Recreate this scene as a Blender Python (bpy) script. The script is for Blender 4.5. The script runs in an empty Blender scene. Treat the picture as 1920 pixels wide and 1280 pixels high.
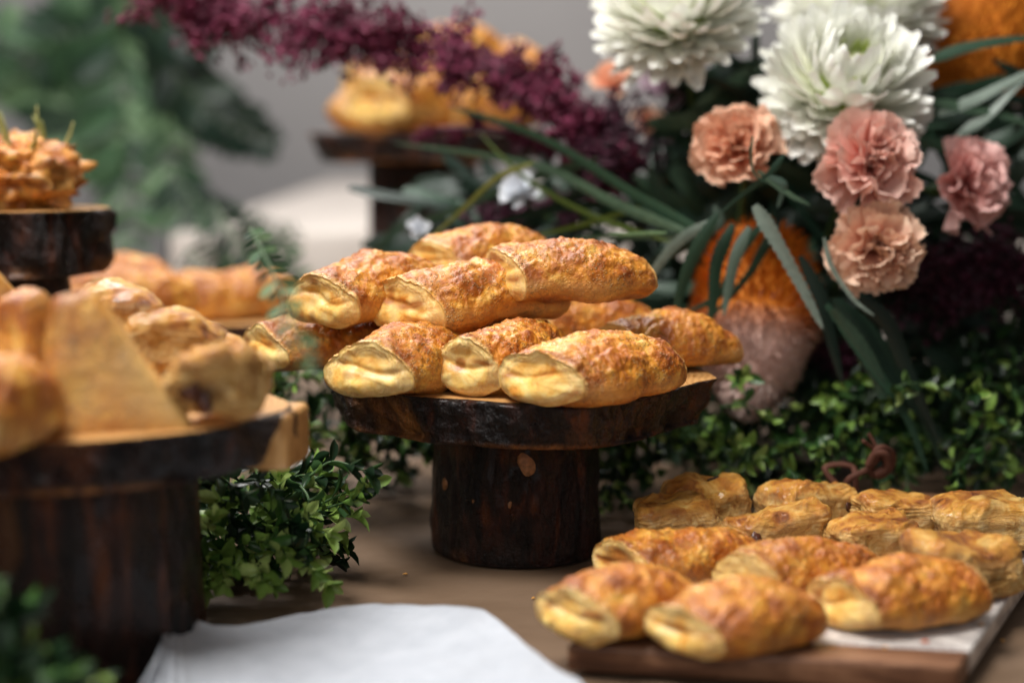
import bpy, bmesh, math, random
import numpy as np
from mathutils import Vector, Matrix, Quaternion

# ------------------------------------------------------------------ camera, world, lights
sc = bpy.context.scene
COL = sc.collection
R = math.radians
CAM_H = 0.289
PITCH = R(7.9)
FPX = 2667.0
cam_d = bpy.data.cameras.new('camera')
cam = bpy.data.objects.new('camera', cam_d)
COL.objects.link(cam)
cam.location = (0, 0, CAM_H)
cam.rotation_euler = (R(90) - PITCH, 0, 0)
cam_d.lens = 50.0
cam_d.sensor_width = 36.0
cam_d.clip_start = 0.02
cam_d.clip_end = 60
cam_d.dof.use_dof = True
cam_d.dof.focus_distance = 0.945
cam_d.dof.aperture_fstop = 2.0
cam_d.dof.aperture_blades = 0
sc.camera = cam

w = bpy.data.worlds.new('World')
sc.world = w
w.use_nodes = True
bg = w.node_tree.nodes['Background']
bg.inputs[0].default_value = (0.95, 0.96, 1.0, 1)
bg.inputs[1].default_value = 0.06

def area(name, loc, target, size, power, color):
    d = bpy.data.lights.new(name, 'AREA')
    d.shape = 'RECTANGLE'
    d.size, d.size_y = size
    d.energy = power
    d.color = color
    o = bpy.data.objects.new(name, d)
    COL.objects.link(o)
    o.location = loc
    o.rotation_euler = (Vector(target) - Vector(loc)).to_track_quat('-Z', 'Y').to_euler()
    return o

area('window_light', (-0.50, 0.55, 1.55), (0.10, 1.05, 0.15), (0.7, 0.55), 28, (1.0, 0.975, 0.94))
area('back_window_light', (-0.55, 2.0, 1.65), (0.08, 1.02, 0.1), (0.8, 0.6), 17, (1.0, 0.98, 0.96))
area('front_fill', (-0.20, -0.55, 0.70), (0.16, 1.08, 0.18), (0.8, 0.6), 3.2, (1.0, 0.985, 0.96))  # unseen fill lamp behind the camera, added to brighten the pastry ends
area('wall_fill', (-0.5, 3.6, 3.0), (0.0, 4.6, 0.6), (2.5, 0.8), 70, (1.0, 0.98, 0.97))  # unseen lamp added to brighten the grey wall and cream cloth

sc.render.engine = 'CYCLES'
sc.cycles.use_denoising = True
sc.cycles.max_bounces = 8
sc.cycles.use_adaptive_sampling = False
vs = sc.view_settings
vs.view_transform = 'Standard'
vs.look = 'None'
vs.gamma = 1
vs.exposure = 0.50
vs.use_curve_mapping = False

# ------------------------------------------------------------------ helpers
def ray(px, py):
    x = (px - 960) / FPX
    z = (640 - py) / FPX
    c, s = math.cos(PITCH), math.sin(PITCH)
    return Vector((x, c + z * s, -s + z * c))
CAMP = Vector((0, 0, CAM_H))
def at(px, py, Y):
    r = ray(px, py)
    return CAMP + r * (Y / r.y)
def on(px, py, z):
    r = ray(px, py)
    return CAMP + r * ((z - CAM_H) / r.z)

def _h(ix, iy, iz, seed):
    n = (ix * 374761393 + iy * 668265263 + iz * 2147483647 + seed * 1274126177) & 0xffffffff
    n = ((n ^ (n >> 13)) * 1274126177) & 0xffffffff
    n = ((n ^ (n >> 16)) * 2246822519) & 0xffffffff
    return ((n ^ (n >> 15)) & 0xffff) / 32767.5 - 1.0
def noise(P, s, seed=0):
    """smooth value noise -1..1 on an (N,3) array"""
    Q = np.asarray(P, float) * s + 1000.0
    I = np.floor(Q).astype(np.int64)
    F = Q - I
    F = F * F * (3 - 2 * F)
    out = 0
    for dx in (0, 1):
        wx = F[:, 0] if dx else 1 - F[:, 0]
        for dy in (0, 1):
            wy = F[:, 1] if dy else 1 - F[:, 1]
            for dz in (0, 1):
                wz = F[:, 2] if dz else 1 - F[:, 2]
                out = out + wx * wy * wz * _h(I[:, 0] + dx, I[:, 1] + dy, I[:, 2] + dz, seed)
    return out
def fbm(P, s, seed=0, o=3):
    r = 0; a = 1.0
    for k in range(o):
        r = r + a * noise(P, s * 2 ** k, seed + 17 * k)
        a *= 0.5
    return r

def mesh(name, V, F, mats=(), attrs=None, smooth=True, midx=None):
    me = bpy.data.meshes.new(name)
    me.from_pydata([tuple(v) for v in V], [], [tuple(f) for f in F])
    for m in (mats if isinstance(mats, (list, tuple)) else [mats]):
        me.materials.append(m)
    if midx is not None:
        me.polygons.foreach_set('material_index', midx)
    if smooth:
        me.polygons.foreach_set('use_smooth', [True] * len(me.polygons))
    for k, a in (attrs or {}).items():
        at_ = me.attributes.new(k, 'FLOAT', 'POINT')
        at_.data.foreach_set('value', np.asarray(a, dtype=np.float32))
    me.update()
    return me
def link(name, me, parent=None, mat4=None):
    o = bpy.data.objects.new(name, me)
    COL.objects.link(o)
    if parent is not None:
        o.parent = parent
    if mat4 is not None:
        o.matrix_basis = mat4
    return o
def thing(name, label, cat, loc=(0, 0, 0), rot=None, group=None):
    o = bpy.data.objects.new(name, None)
    COL.objects.link(o)
    o.empty_display_size = 0.02
    M = Matrix.Translation(Vector(loc))
    if rot is not None:
        M = M @ rot.to_4x4()
    o.matrix_basis = M
    tag(o, label, cat, group)
    return o
def tag(o, label, cat, group=None):
    o['label'] = label; o['category'] = cat
    if group: o['group'] = group
    return o
def local(root, M):
    return root.matrix_basis.inverted() @ M
def gridfaces(nu, nv, wrap=True, off=0, flip=False):
    F = []
    for i in range(nu - 1):
        for j in range(nv if wrap else nv - 1):
            a = off + i * nv + j; b = off + i * nv + (j + 1) % nv
            c = b + nv; d = a + nv
            F.append((d, c, b, a) if flip else (a, b, c, d))
    return F
def frame_from(z, up=Vector((0, 0, 1))):
    z = Vector(z).normalized()
    x = up.cross(z)
    if x.length < 1e-4: x = Vector((1, 0, 0))
    x.normalize()
    y = z.cross(x)
    return Matrix((x, y, z)).transposed()

# ------------------------------------------------------------------ materials
class NT:
    def __init__(s, name):
        s.m = bpy.data.materials.new(name); s.m.use_nodes = True
        s.t = s.m.node_tree; s.n = s.t.nodes; s.l = s.t.links
        s.b = s.n['Principled BSDF']; s.out = s.n['Material Output']
    def node(s, t, **kw):
        n = s.n.new(t)
        for k, v in kw.items():
            if k in n.inputs.keys() if isinstance(k, str) else False: pass
            setattr(n, k, v)
        return n
    def set(s, sock, v):
        if hasattr(v, 'is_output') or isinstance(v, bpy.types.NodeSocket): s.l.new(v, sock)
        else: sock.default_value = v
    def coord(s, scale=(1, 1, 1), which='Object'):
        c = s.n.new('ShaderNodeTexCoord'); m = s.n.new('ShaderNodeMapping')
        s.l.new(c.outputs[which], m.inputs[0]); m.inputs['Scale'].default_value = scale
        oi = s.n.new('ShaderNodeObjectInfo')
        mm = s.n.new('ShaderNodeMath'); mm.operation = 'MULTIPLY'; mm.inputs[1].default_value = 7.0
        s.l.new(oi.outputs['Random'], mm.inputs[0])
        cb = s.n.new('ShaderNodeCombineXYZ')
        for i in range(3): s.l.new(mm.outputs[0], cb.inputs[i])
        s.l.new(cb.outputs[0], m.inputs['Location'])
        return m.outputs[0]
    def noise(s, vec, scale, detail=3, rough=0.55, dist=0.0):
        n = s.n.new('ShaderNodeTexNoise'); s.l.new(vec, n.inputs['Vector'])
        n.inputs['Scale'].default_value = scale; n.inputs['Detail'].default_value = detail
        n.inputs['Roughness'].default_value = rough; n.inputs['Distortion'].default_value = dist
        return n.outputs[0]
    def vor(s, vec, scale, out=0, feature='F1'):
        n = s.n.new('ShaderNodeTexVoronoi'); n.feature = feature
        s.l.new(vec, n.inputs['Vector']); n.inputs['Scale'].default_value = scale
        return n.outputs[out]
    def ramp(s, f, stops):
        n = s.n.new('ShaderNodeValToRGB'); s.l.new(f, n.inputs[0])
        e = n.color_ramp.elements
        while len(e) < len(stops): e.new(0.5)
        for k, (p, c) in enumerate(stops):
            e[k].position = p
            e[k].color = (c, c, c, 1) if isinstance(c, (int, float)) else (*c, 1)
        return n.outputs[0]
    def mix(s, f, a, b, mode='MIX'):
        n = s.n.new('ShaderNodeMix'); n.data_type = 'RGBA'; n.blend_type = mode
        s.set(n.inputs[0], f)
        for sk, v in ((n.inputs[6], a), (n.inputs[7], b)):
            s.set(sk, (*v, 1) if isinstance(v, tuple) and len(v) == 3 else v)
        return n.outputs[2]
    def math(s, op, a, b=0.0, clamp=False):
        n = s.n.new('ShaderNodeMath'); n.operation = op; n.use_clamp = clamp
        s.set(n.inputs[0], a); s.set(n.inputs[1], b)
        return n.outputs[0]
    def attr(s, name):
        n = s.n.new('ShaderNodeAttribute'); n.attribute_name = name
        return n.outputs['Fac']
    def rnd(s):
        oi = s.n.new('ShaderNodeObjectInfo'); g = s.n.new('ShaderNodeNewGeometry')
        a = s.math('ADD', oi.outputs['Random'], g.outputs['Random Per Island'])
        return s.math('FRACT', a)
    def bump(s, h, strength, dist, prev=None):
        n = s.n.new('ShaderNodeBump'); s.l.new(h, n.inputs['Height'])
        n.inputs['Strength'].default_value = strength; n.inputs['Distance'].default_value = dist
        if prev is not None: s.l.new(prev, n.inputs['Normal'])
        return n.outputs[0]
    def done(s, col=None, rough=None, nrm=None, spec=None, coat=None, coat_r=0.15, sss=None, trans=None, sheen=None):
        b = s.b
        if col is not None: s.set(b.inputs['Base Color'], (*col, 1) if isinstance(col, tuple) and len(col) == 3 else col)
        if rough is not None: s.set(b.inputs['Roughness'], rough)
        if nrm is not None:
            s.l.new(nrm, b.inputs['Normal'])
        if spec is not None: s.set(b.inputs['Specular IOR Level'], spec)
        if coat is not None:
            s.set(b.inputs['Coat Weight'], coat); b.inputs['Coat Roughness'].default_value = coat_r
        if sss:
            b.inputs['Subsurface Weight'].default_value = sss[0]
            b.inputs['Subsurface Radius'].default_value = sss[1]
            b.inputs['Subsurface Scale'].default_value = 1.0
        if sheen: b.inputs['Sheen Weight'].default_value = sheen
        return s.m

def m_crust():
    t = NT('sugared_crust'); v = t.coord()
    n1 = t.noise(v, 55, 4, 0.65, 0.4)
    n2 = t.noise(v, 170, 3, 0.6)
    base = t.ramp(n1, [(0.30, (0.22, 0.045, 0.003)), (0.43, (0.46, 0.130, 0.008)), (0.55, (0.68, 0.27, 0.024)), (0.68, (0.82, 0.47, 0.09))])
    base = t.mix(t.ramp(n2, [(0.42, 0.0), (0.66, 0.55)]), base, (0.27, 0.062, 0.005))
    toast = t.attr('toast')
    base = t.mix(toast, base, (0.20, 0.046, 0.006))
    pale = t.attr('pale')
    base = t.mix(pale, base, (0.66, 0.40, 0.13))
    g = t.vor(v, 700, 0)
    gcol = t.vor(v, 700, 1)
    sep = t.node('ShaderNodeSeparateColor'); t.l.new(gcol, sep.inputs[0])
    grain = t.math('MULTIPLY', t.ramp(g, [(0.25, 1.0), (0.55, 0.0)]), t.ramp(sep.outputs[0], [(0.50, 0.0), (0.60, 1.0)]))
    patch = t.ramp(t.noise(v, 45, 2), [(0.38, 0.1), (0.62, 1.0)])
    grain = t.math('MULTIPLY', grain, patch)
    col = t.mix(t.math('MULTIPLY', grain, 0.38), base, (0.90, 0.62, 0.26))
    h = t.math('ADD', t.math('MULTIPLY', grain, 1.0), t.math('MULTIPLY', n2, 0.8))
    nrm = t.bump(h, 1.0, 0.0016)
    nrm = t.bump(t.noise(v, 420, 4, 0.7), 0.6, 0.0008, nrm)
    rough = t.ramp(t.noise(v, 120, 3), [(0.35, 0.38), (0.7, 0.66)])
    return t.done(col, rough, nrm, 0.5, coat=0.14, coat_r=0.25, sss=(0.08, (0.006, 0.003, 0.001)))
def m_cut():
    t = NT('baked_cut_dough'); v = t.coord()
    rho = t.attr('rho'); to = t.attr('toast')
    n1 = t.noise(v, 75, 4, 0.6, 0.5)
    cream = t.ramp(n1, [(0.40, (0.96, 0.70, 0.27)), (0.54, (0.92, 0.56, 0.14)), (0.68, (0.68, 0.26, 0.035))])
    band = t.ramp(rho, [(0.62, 0.0), (0.75, 1.0), (0.93, 0.8), (1.0, 0.2)])
    dough = t.ramp(t.noise(v, 320, 3, 0.7, 1.0), [(0.33, (0.60, 0.36, 0.12)), (0.6, (0.80, 0.58, 0.27))])
    col = t.mix(t.math('MULTIPLY', band, 0.65), cream, dough)
    col = t.mix(to, col, (0.30, 0.085, 0.012))
    lay = t.math('SINE', t.math('MULTIPLY', t.math('ADD', rho, t.math('MULTIPLY', n1, 0.55)), 58.0))
    h = t.math('ADD', t.math('MULTIPLY', t.math('MULTIPLY', lay, band), 0.16), t.noise(v, 260, 4, 0.6))
    nrm = t.bump(h, 0.6, 0.0009)
    return t.done(col, 0.42, nrm, 0.4, coat=0.08, sss=(0.25, (0.008, 0.005, 0.0015)))
def m_glaze():
    t = NT('egg_washed_flaky_pastry'); v = t.coord()
    n1 = t.noise(v, 45, 4, 0.6, 0.8)
    top = t.ramp(n1, [(0.32, (0.16, 0.034, 0.005)), (0.43, (0.46, 0.155, 0.018)), (0.55, (0.70, 0.33, 0.05)), (0.70, (0.84, 0.54, 0.17))])
    side = t.ramp(t.noise(v, 130, 4, 0.7, 0.8), [(0.32, (0.44, 0.17, 0.03)), (0.5, (0.74, 0.44, 0.13)), (0.68, (0.88, 0.66, 0.32))])
    s_ = t.attr('side')
    col = t.mix(s_, top, side)
    col = t.mix(t.math('MULTIPLY', t.attr('strata'), 0.6), col, (0.36, 0.12, 0.015))
    col = t.mix(t.attr('toast'), col, (0.14, 0.032, 0.006))
    nrm = t.bump(t.noise(t.coord((1.0, 0.35, 1.6)), 330, 5, 0.7, 1.2), 1.0, 0.0024)
    rough = t.mix(s_, t.ramp(t.noise(v, 90), [(0.4, 0.28), (0.7, 0.58)]), (0.55, 0.55, 0.55))
    coat = t.math('MULTIPLY', t.math('SUBTRACT', 1.0, s_), 0.28)
    return t.done(col, rough, nrm, 0.5, coat=coat, coat_r=0.12, sss=(0.08, (0.005, 0.003, 0.001)))
def m_raisin():
    t = NT('raisin'); v = t.coord()
    return t.done((0.012, 0.006, 0.006), 0.28, t.bump(t.noise(v, 500, 3), 0.8, 0.001), 0.6)
def m_bark():
    t = NT('varnished_bark'); v = t.coord((1, 1, 0.22)); v2 = t.coord()
    n = t.noise(v, 55, 5, 0.65, 0.8)
    col = t.ramp(n, [(0.38, (0.003, 0.002, 0.0024)), (0.49, (0.012, 0.0050, 0.004)), (0.58, (0.036, 0.010, 0.006)), (0.69, (0.11, 0.030, 0.008)), (0.82, (0.19, 0.06, 0.014))])
    col = t.mix(t.attr('bare'), col, t.ramp(t.noise(v, 130, 3), [(0.35, (0.10, 0.032, 0.010)), (0.6, (0.34, 0.13, 0.030))]))
    h = t.math('ADD', t.noise(v, 150, 5, 0.7), t.math('MULTIPLY', t.noise(v2, 260, 4, 0.7), 0.6))
    nrm = t.bump(h, 1.0, 0.0060)
    return t.done(col, t.ramp(t.noise(v2, 80, 3), [(0.35, 0.24), (0.7, 0.5)]), nrm, 0.35, coat=0.14, coat_r=0.14)
def m_wood(name, a, b, scale=260, gloss=0.35):
    t = NT(name); v = t.coord()
    ln = t.node('ShaderNodeVectorMath'); ln.operation = 'LENGTH'
    mp = t.node('ShaderNodeMapping'); tc = t.node('ShaderNodeTexCoord')
    t.l.new(tc.outputs['Object'], mp.inputs[0]); mp.inputs['Scale'].default_value = (1, 1, 0)
    t.l.new(mp.outputs[0], ln.inputs[0])
    r = t.math('ADD', ln.outputs['Value'], t.math('MULTIPLY', t.noise(v, 18, 3), 0.02))
    ring = t.math('SINE', t.math('MULTIPLY', r, scale * 6.0))
    f = t.math('ADD', t.math('MULTIPLY', ring, 0.22), t.noise(v, 60, 4, 0.65))
    col = t.ramp(f, [(0.25, b), (0.65, a)])
    return t.done(col, gloss, t.bump(t.noise(v, 400, 3), 0.25, 0.0008), 0.45, coat=0.15)
def m_leaf(name, dark, mid, light, rough=0.35, light_at=0.72, spec=0.5, sss=0.1):
    t = NT(name); v = t.coord()
    r = t.rnd()
    col = t.ramp(r, [(0.0, dark), (0.5, mid), (light_at, mid), (min(1, light_at + 0.18), light)])
    col = t.mix(t.ramp(t.noise(v, 180, 3), [(0.4, 0.0), (0.7, 0.35)]), col, dark)
    t.done(col, rough, t.bump(t.noise(v, 350, 2), 0.25, 0.0006), spec)
    tr = t.node('ShaderNodeBsdfTranslucent'); t.l.new(col, tr.inputs[0])
    mx = t.node('ShaderNodeMixShader'); mx.inputs[0].default_value = sss * 2
    t.l.new(t.b.outputs[0], mx.inputs[1]); t.l.new(tr.outputs[0], mx.inputs[2])
    t.l.new(mx.outputs[0], t.out.inputs[0])
    return t.m
def m_petal(name, base, tip, deep, trans=0.25):
    """colour runs along the petal by the attribute 'along' """
    t = NT(name); v = t.coord()
    a = t.attr('along')
    col = t.ramp(a, [(0.0, deep), (0.45, base), (1.0, tip)])
    col = t.mix(t.ramp(t.noise(v, 110, 3), [(0.35, 0.0), (0.7, 0.30)]), col, deep)
    t.done(col, 0.55, t.bump(t.noise(v, 220, 3), 0.25, 0.0008), 0.3)
    tr = t.node('ShaderNodeBsdfTranslucent'); t.l.new(col, tr.inputs[0])
    mx = t.node('ShaderNodeMixShader'); mx.inputs[0].default_value = trans
    t.l.new(t.b.outputs[0], mx.inputs[1]); t.l.new(tr.outputs[0], mx.inputs[2])
    t.l.new(mx.outputs[0], t.out.inputs[0])
    return t.m
def m_kraft():
    t = NT('kraft_paper'); v = t.coord()
    v2 = t.coord((1, 1.8, 1))
    col = t.ramp(t.noise(v2, 9, 5, 0.6), [(0.3, (0.135, 0.084, 0.050)), (0.7, (0.19, 0.125, 0.080))])
    col = t.mix(t.ramp(t.noise(v, 900, 2), [(0.45, 0.0), (0.8, 0.35)]), col, (0.14, 0.085, 0.05))
    nrm = t.bump(t.noise(v2, 22, 4, 0.6), 0.25, 0.004)
    return t.done(col, 0.62, nrm, 0.3)
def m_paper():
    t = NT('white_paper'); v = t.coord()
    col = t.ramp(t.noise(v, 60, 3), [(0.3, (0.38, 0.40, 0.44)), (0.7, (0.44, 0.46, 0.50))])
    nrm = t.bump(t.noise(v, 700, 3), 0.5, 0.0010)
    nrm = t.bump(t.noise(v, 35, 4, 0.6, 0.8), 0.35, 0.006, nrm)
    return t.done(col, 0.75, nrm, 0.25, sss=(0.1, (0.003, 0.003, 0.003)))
def m_marble():
    t = NT('white_marble'); v = t.coord()
    n = t.noise(v, 14, 6, 0.7, 1.8)
    col = t.ramp(n, [(0.40, (0.62, 0.57, 0.53)), (0.50, (0.42, 0.38, 0.36)), (0.54, (0.64, 0.59, 0.55)), (0.8, (0.70, 0.66, 0.62))])
    return t.done(col, 0.25, None, 0.5)
def m_walnut():
    t = NT('acacia_wood'); v = t.coord((1.0, 9.0, 9.0))
    n = t.noise(v, 11, 6, 0.65, 1.0)
    col = t.ramp(n, [(0.32, (0.060, 0.024, 0.014)), (0.46, (0.16, 0.070, 0.036)), (0.60, (0.26, 0.13, 0.070)), (0.72, (0.11, 0.045, 0.024))])
    return t.done(col, 0.42, t.bump(n, 0.2, 0.001), 0.4)
def m_plain(name, c, rough=0.6, spec=0.3, var=0.25, scale=60, bump=0.3, bd=0.001, sheen=None):
    t = NT(name); v = t.coord()
    d = tuple(x * (1 - var) for x in c); l = tuple(min(1, x * (1 + var)) for x in c)
    n = t.noise(v, scale, 4, 0.6)
    return t.done(t.ramp(n, [(0.3, d), (0.7, l)]), rough, t.bump(n, bump, bd), spec, sheen=sheen)
def m_rndcol(name, stops, rough=0.6, spec=0.3):
    t = NT(name)
    g = t.node('ShaderNodeNewGeometry')
    return t.done(t.ramp(g.outputs['Random Per Island'], stops), rough, None, spec)
def m_banksia():
    t = NT('banksia_styles')
    g = t.node('ShaderNodeNewGeometry'); a = t.attr('tone')
    o = t.ramp(g.outputs['Random Per Island'], [(0.0, (0.36, 0.085, 0.008)), (0.5, (0.58, 0.17, 0.012)), (1.0, (0.75, 0.28, 0.03))])
    p = t.ramp(g.outputs['Random Per Island'], [(0.0, (0.52, 0.33, 0.28)), (0.5, (0.68, 0.48, 0.42)), (1.0, (0.80, 0.64, 0.58))])
    return t.done(t.mix(a, o, p), 0.65, None, 0.2)

M = dict(
    crust=m_crust(), cut=m_cut(), glaze=m_glaze(), raisin=m_raisin(), bark=m_bark(),
    wood=m_wood('pale_slice_wood', (0.60, 0.33, 0.12), (0.42, 0.20, 0.06)),
    knot=m_plain('knot_wood', (0.24, 0.105, 0.04), 0.5, 0.4, .5, 260, .6, .002),
    box=m_leaf('boxwood_leaf', (0.010, 0.032, 0.010), (0.055, 0.14, 0.028), (0.22, 0.36, 0.07), 0.38, 0.55),
    boxtip=m_leaf('boxwood_new_leaf', (0.13, 0.24, 0.04), (0.24, 0.36, 0.075), (0.40, 0.50, 0.16), 0.42, 0.6),
    boxshade=m_leaf('boxwood_shaded_leaf', (0.006, 0.018, 0.008), (0.012, 0.036, 0.012), (0.030, 0.075, 0.02), 0.35, 0.75),  # shade deep in the boxwood, put into a darker leaf colour
    stem=m_plain('green_stem', (0.045, 0.09, 0.03), 0.45),
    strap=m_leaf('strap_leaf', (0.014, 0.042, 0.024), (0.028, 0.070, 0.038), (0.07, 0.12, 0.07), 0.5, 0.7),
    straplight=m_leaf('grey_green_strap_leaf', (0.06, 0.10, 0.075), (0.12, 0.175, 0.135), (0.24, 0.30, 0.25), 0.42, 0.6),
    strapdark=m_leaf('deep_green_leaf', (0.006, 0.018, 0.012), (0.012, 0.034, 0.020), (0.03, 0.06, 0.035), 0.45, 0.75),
    olive=m_leaf('olive_leaf', (0.06, 0.09, 0.015), (0.10, 0.14, 0.025), (0.20, 0.22, 0.05), 0.45, 0.7),
    fern=m_leaf('fern_leaf', (0.05, 0.125, 0.055), (0.12, 0.245, 0.115), (0.24, 0.39, 0.20), 0.5, 0.5, sss=0.2),
    mum=m_petal('white_petal', (0.90, 0.90, 0.82), (0.92, 0.92, 0.89), (0.86, 0.87, 0.68), 0.18),
    mumin=m_petal('greenish_petal', (0.56, 0.64, 0.22), (0.76, 0.80, 0.50), (0.36, 0.48, 0.08), 0.25),
    peach=m_petal('peach_petal', (0.82, 0.38, 0.23), (0.92, 0.64, 0.46), (0.62, 0.17, 0.08)),
    pink=m_petal('salmon_petal', (0.84, 0.42, 0.34), (0.93, 0.68, 0.58), (0.58, 0.13, 0.10)),
    tan=m_petal('apricot_petal', (0.80, 0.42, 0.29), (0.93, 0.72, 0.54), (0.52, 0.13, 0.08)),
    rose=m_petal('rose_petal', (0.78, 0.38, 0.34), (0.90, 0.60, 0.55), (0.50, 0.12, 0.12)),
    lilac=m_petal('lilac_petal', (0.36, 0.24, 0.30), (0.54, 0.42, 0.48), (0.18, 0.07, 0.12)),
    white=m_petal('small_white_petal', (0.80, 0.83, 0.88), (0.88, 0.90, 0.94), (0.6, 0.65, 0.7)),
    amar=m_rndcol('amaranth_floret', [(0.0, (0.035, 0.004, 0.012)), (0.5, (0.11, 0.012, 0.035)), (1.0, (0.25, 0.045, 0.10))]),
    amardark=m_rndcol('dark_amaranth_floret', [(0.0, (0.012, 0.003, 0.007)), (0.5, (0.035, 0.006, 0.016)), (1.0, (0.08, 0.014, 0.036))]),
    bank=m_banksia(),
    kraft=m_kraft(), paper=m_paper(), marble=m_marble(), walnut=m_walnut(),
    leather=m_plain('brown_leather', (0.085, 0.032, 0.020), 0.7, 0.2),
    wall=m_plain('grey_plaster', (0.36, 0.345, 0.34), 0.9, 0.1, 0.05, 2, 0.05),
    floor=m_plain('grey_floor', (0.22, 0.21, 0.21), 0.7, 0.2, 0.08, 3, 0.05),
    cloth=m_plain('cream_cloth', (0.58, 0.52, 0.47), 0.85, 0.1, 0.03, 30, 0.2),
    filling=m_plain('dark_fruit_filling', (0.075, 0.022, 0.010), .35, .5, .5, 200, .6, .001),
    crumbm=m_plain('crumb_crust', (0.55, 0.27, 0.07), .6, .3, .4, 300),
    herb=m_leaf('dry_herb', (0.16, 0.19, 0.04), (0.30, 0.30, 0.08), (0.45, 0.42, 0.16), 0.6, 0.6),
)

# ------------------------------------------------------------------ setting
def struct(name, V, F, m, smooth=False):
    o = link(name, mesh(name, V, F, m, smooth=smooth))
    o['kind'] = 'structure'
    return o
struct('wall', [(-6, 5, -0.75), (6, 5, -0.75), (6, 5, 3.2), (-6, 5, 3.2)], [(0, 1, 2, 3)], M['wall'])
struct('floor', [(-6, -2, -0.75), (6, -2, -0.75), (6, 5, -0.75), (-6, 5, -0.75)], [(0, 1, 2, 3)], M['floor'])
def make_table():
    nx, ny = 160, 140
    X = np.linspace(-1.3, 1.3, nx); Y = np.linspace(0.30, 1.98, ny)
    XX, YY = np.meshgrid(X, Y)
    P = np.stack([XX.ravel(), YY.ravel(), np.zeros(nx * ny)], 1)
    z = 0.0012 * fbm(P * np.array([0.6, 2.2, 1]), 6, 3)
    P[:, 2] = z - 0.0015
    F = gridfaces(ny, nx, wrap=False)
    t = struct('table_top', [(-1.3, .3, -.045), (1.3, .3, -.045), (1.3, 1.98, -.045), (-1.3, 1.98, -.045), (-1.3, .3, -.006), (1.3, .3, -.006), (1.3, 1.98, -.006), (-1.3, 1.98, -.006)],
               [(3, 2, 1, 0), (4, 5, 6, 7), (0, 1, 5, 4), (1, 2, 6, 5), (2, 3, 7, 6), (3, 0, 4, 7)], M['walnut'])
    k = link('kraft_paper', mesh('kraft_paper', P, F, M['kraft']), t)
    return t
make_table()

# distant table with a cream cloth
def draped_table():
    TZ = 0.16
    a = on(440, 400, TZ); b = on(690, 318, TZ)
    d = (b - a); d.z = 0; d.normalize()
    a = a + d * (2.06 - a.y) / d.y
    far = a + d * 2.85 / d.y
    Wd = 1.3
    r = thing('draped_table', 'cream cloth covered table standing behind the food display by the grey wall', 'table', (a.x, a.y, -0.75))
    n = 60
    top = []; 
    V = [(a.x, a.y, TZ), (a.x + Wd, a.y, TZ), (far.x + Wd, far.y, TZ), (far.x, far.y, TZ)]
    o = Vector((a.x, a.y, -0.75))
    link('cloth_top', mesh('cloth_top', [Vector(v) - o for v in V], [(0, 1, 2, 3)], M['cloth'], smooth=False), r)
    def skirt(p, q):
        V = []; p = Vector(p); q = Vector(q)
        nrm = (q - p).cross(Vector((0, 0, 1))).normalized()
        for k, z in enumerate((0.2, 0.19, 0.1, -0.1, -0.4, -0.74)):
            for i in range(n):
                f = i / (n - 1)
                amp = 0.03 * min(1, k / 3)
                V.append(p.lerp(q, f) + nrm * (0.003 + amp * (0.5 + 0.5 * math.sin(f * 40 + math.sin(f * 13) * 2))) + Vector((0, 0, z - 0.2)) - o)
        link('cloth_skirt', mesh('cloth_skirt', V, gridfaces(6, n, wrap=False), M['cloth']), r)
    skirt(V[0], V[1]); skirt(V[3], V[0])
draped_table()

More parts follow.
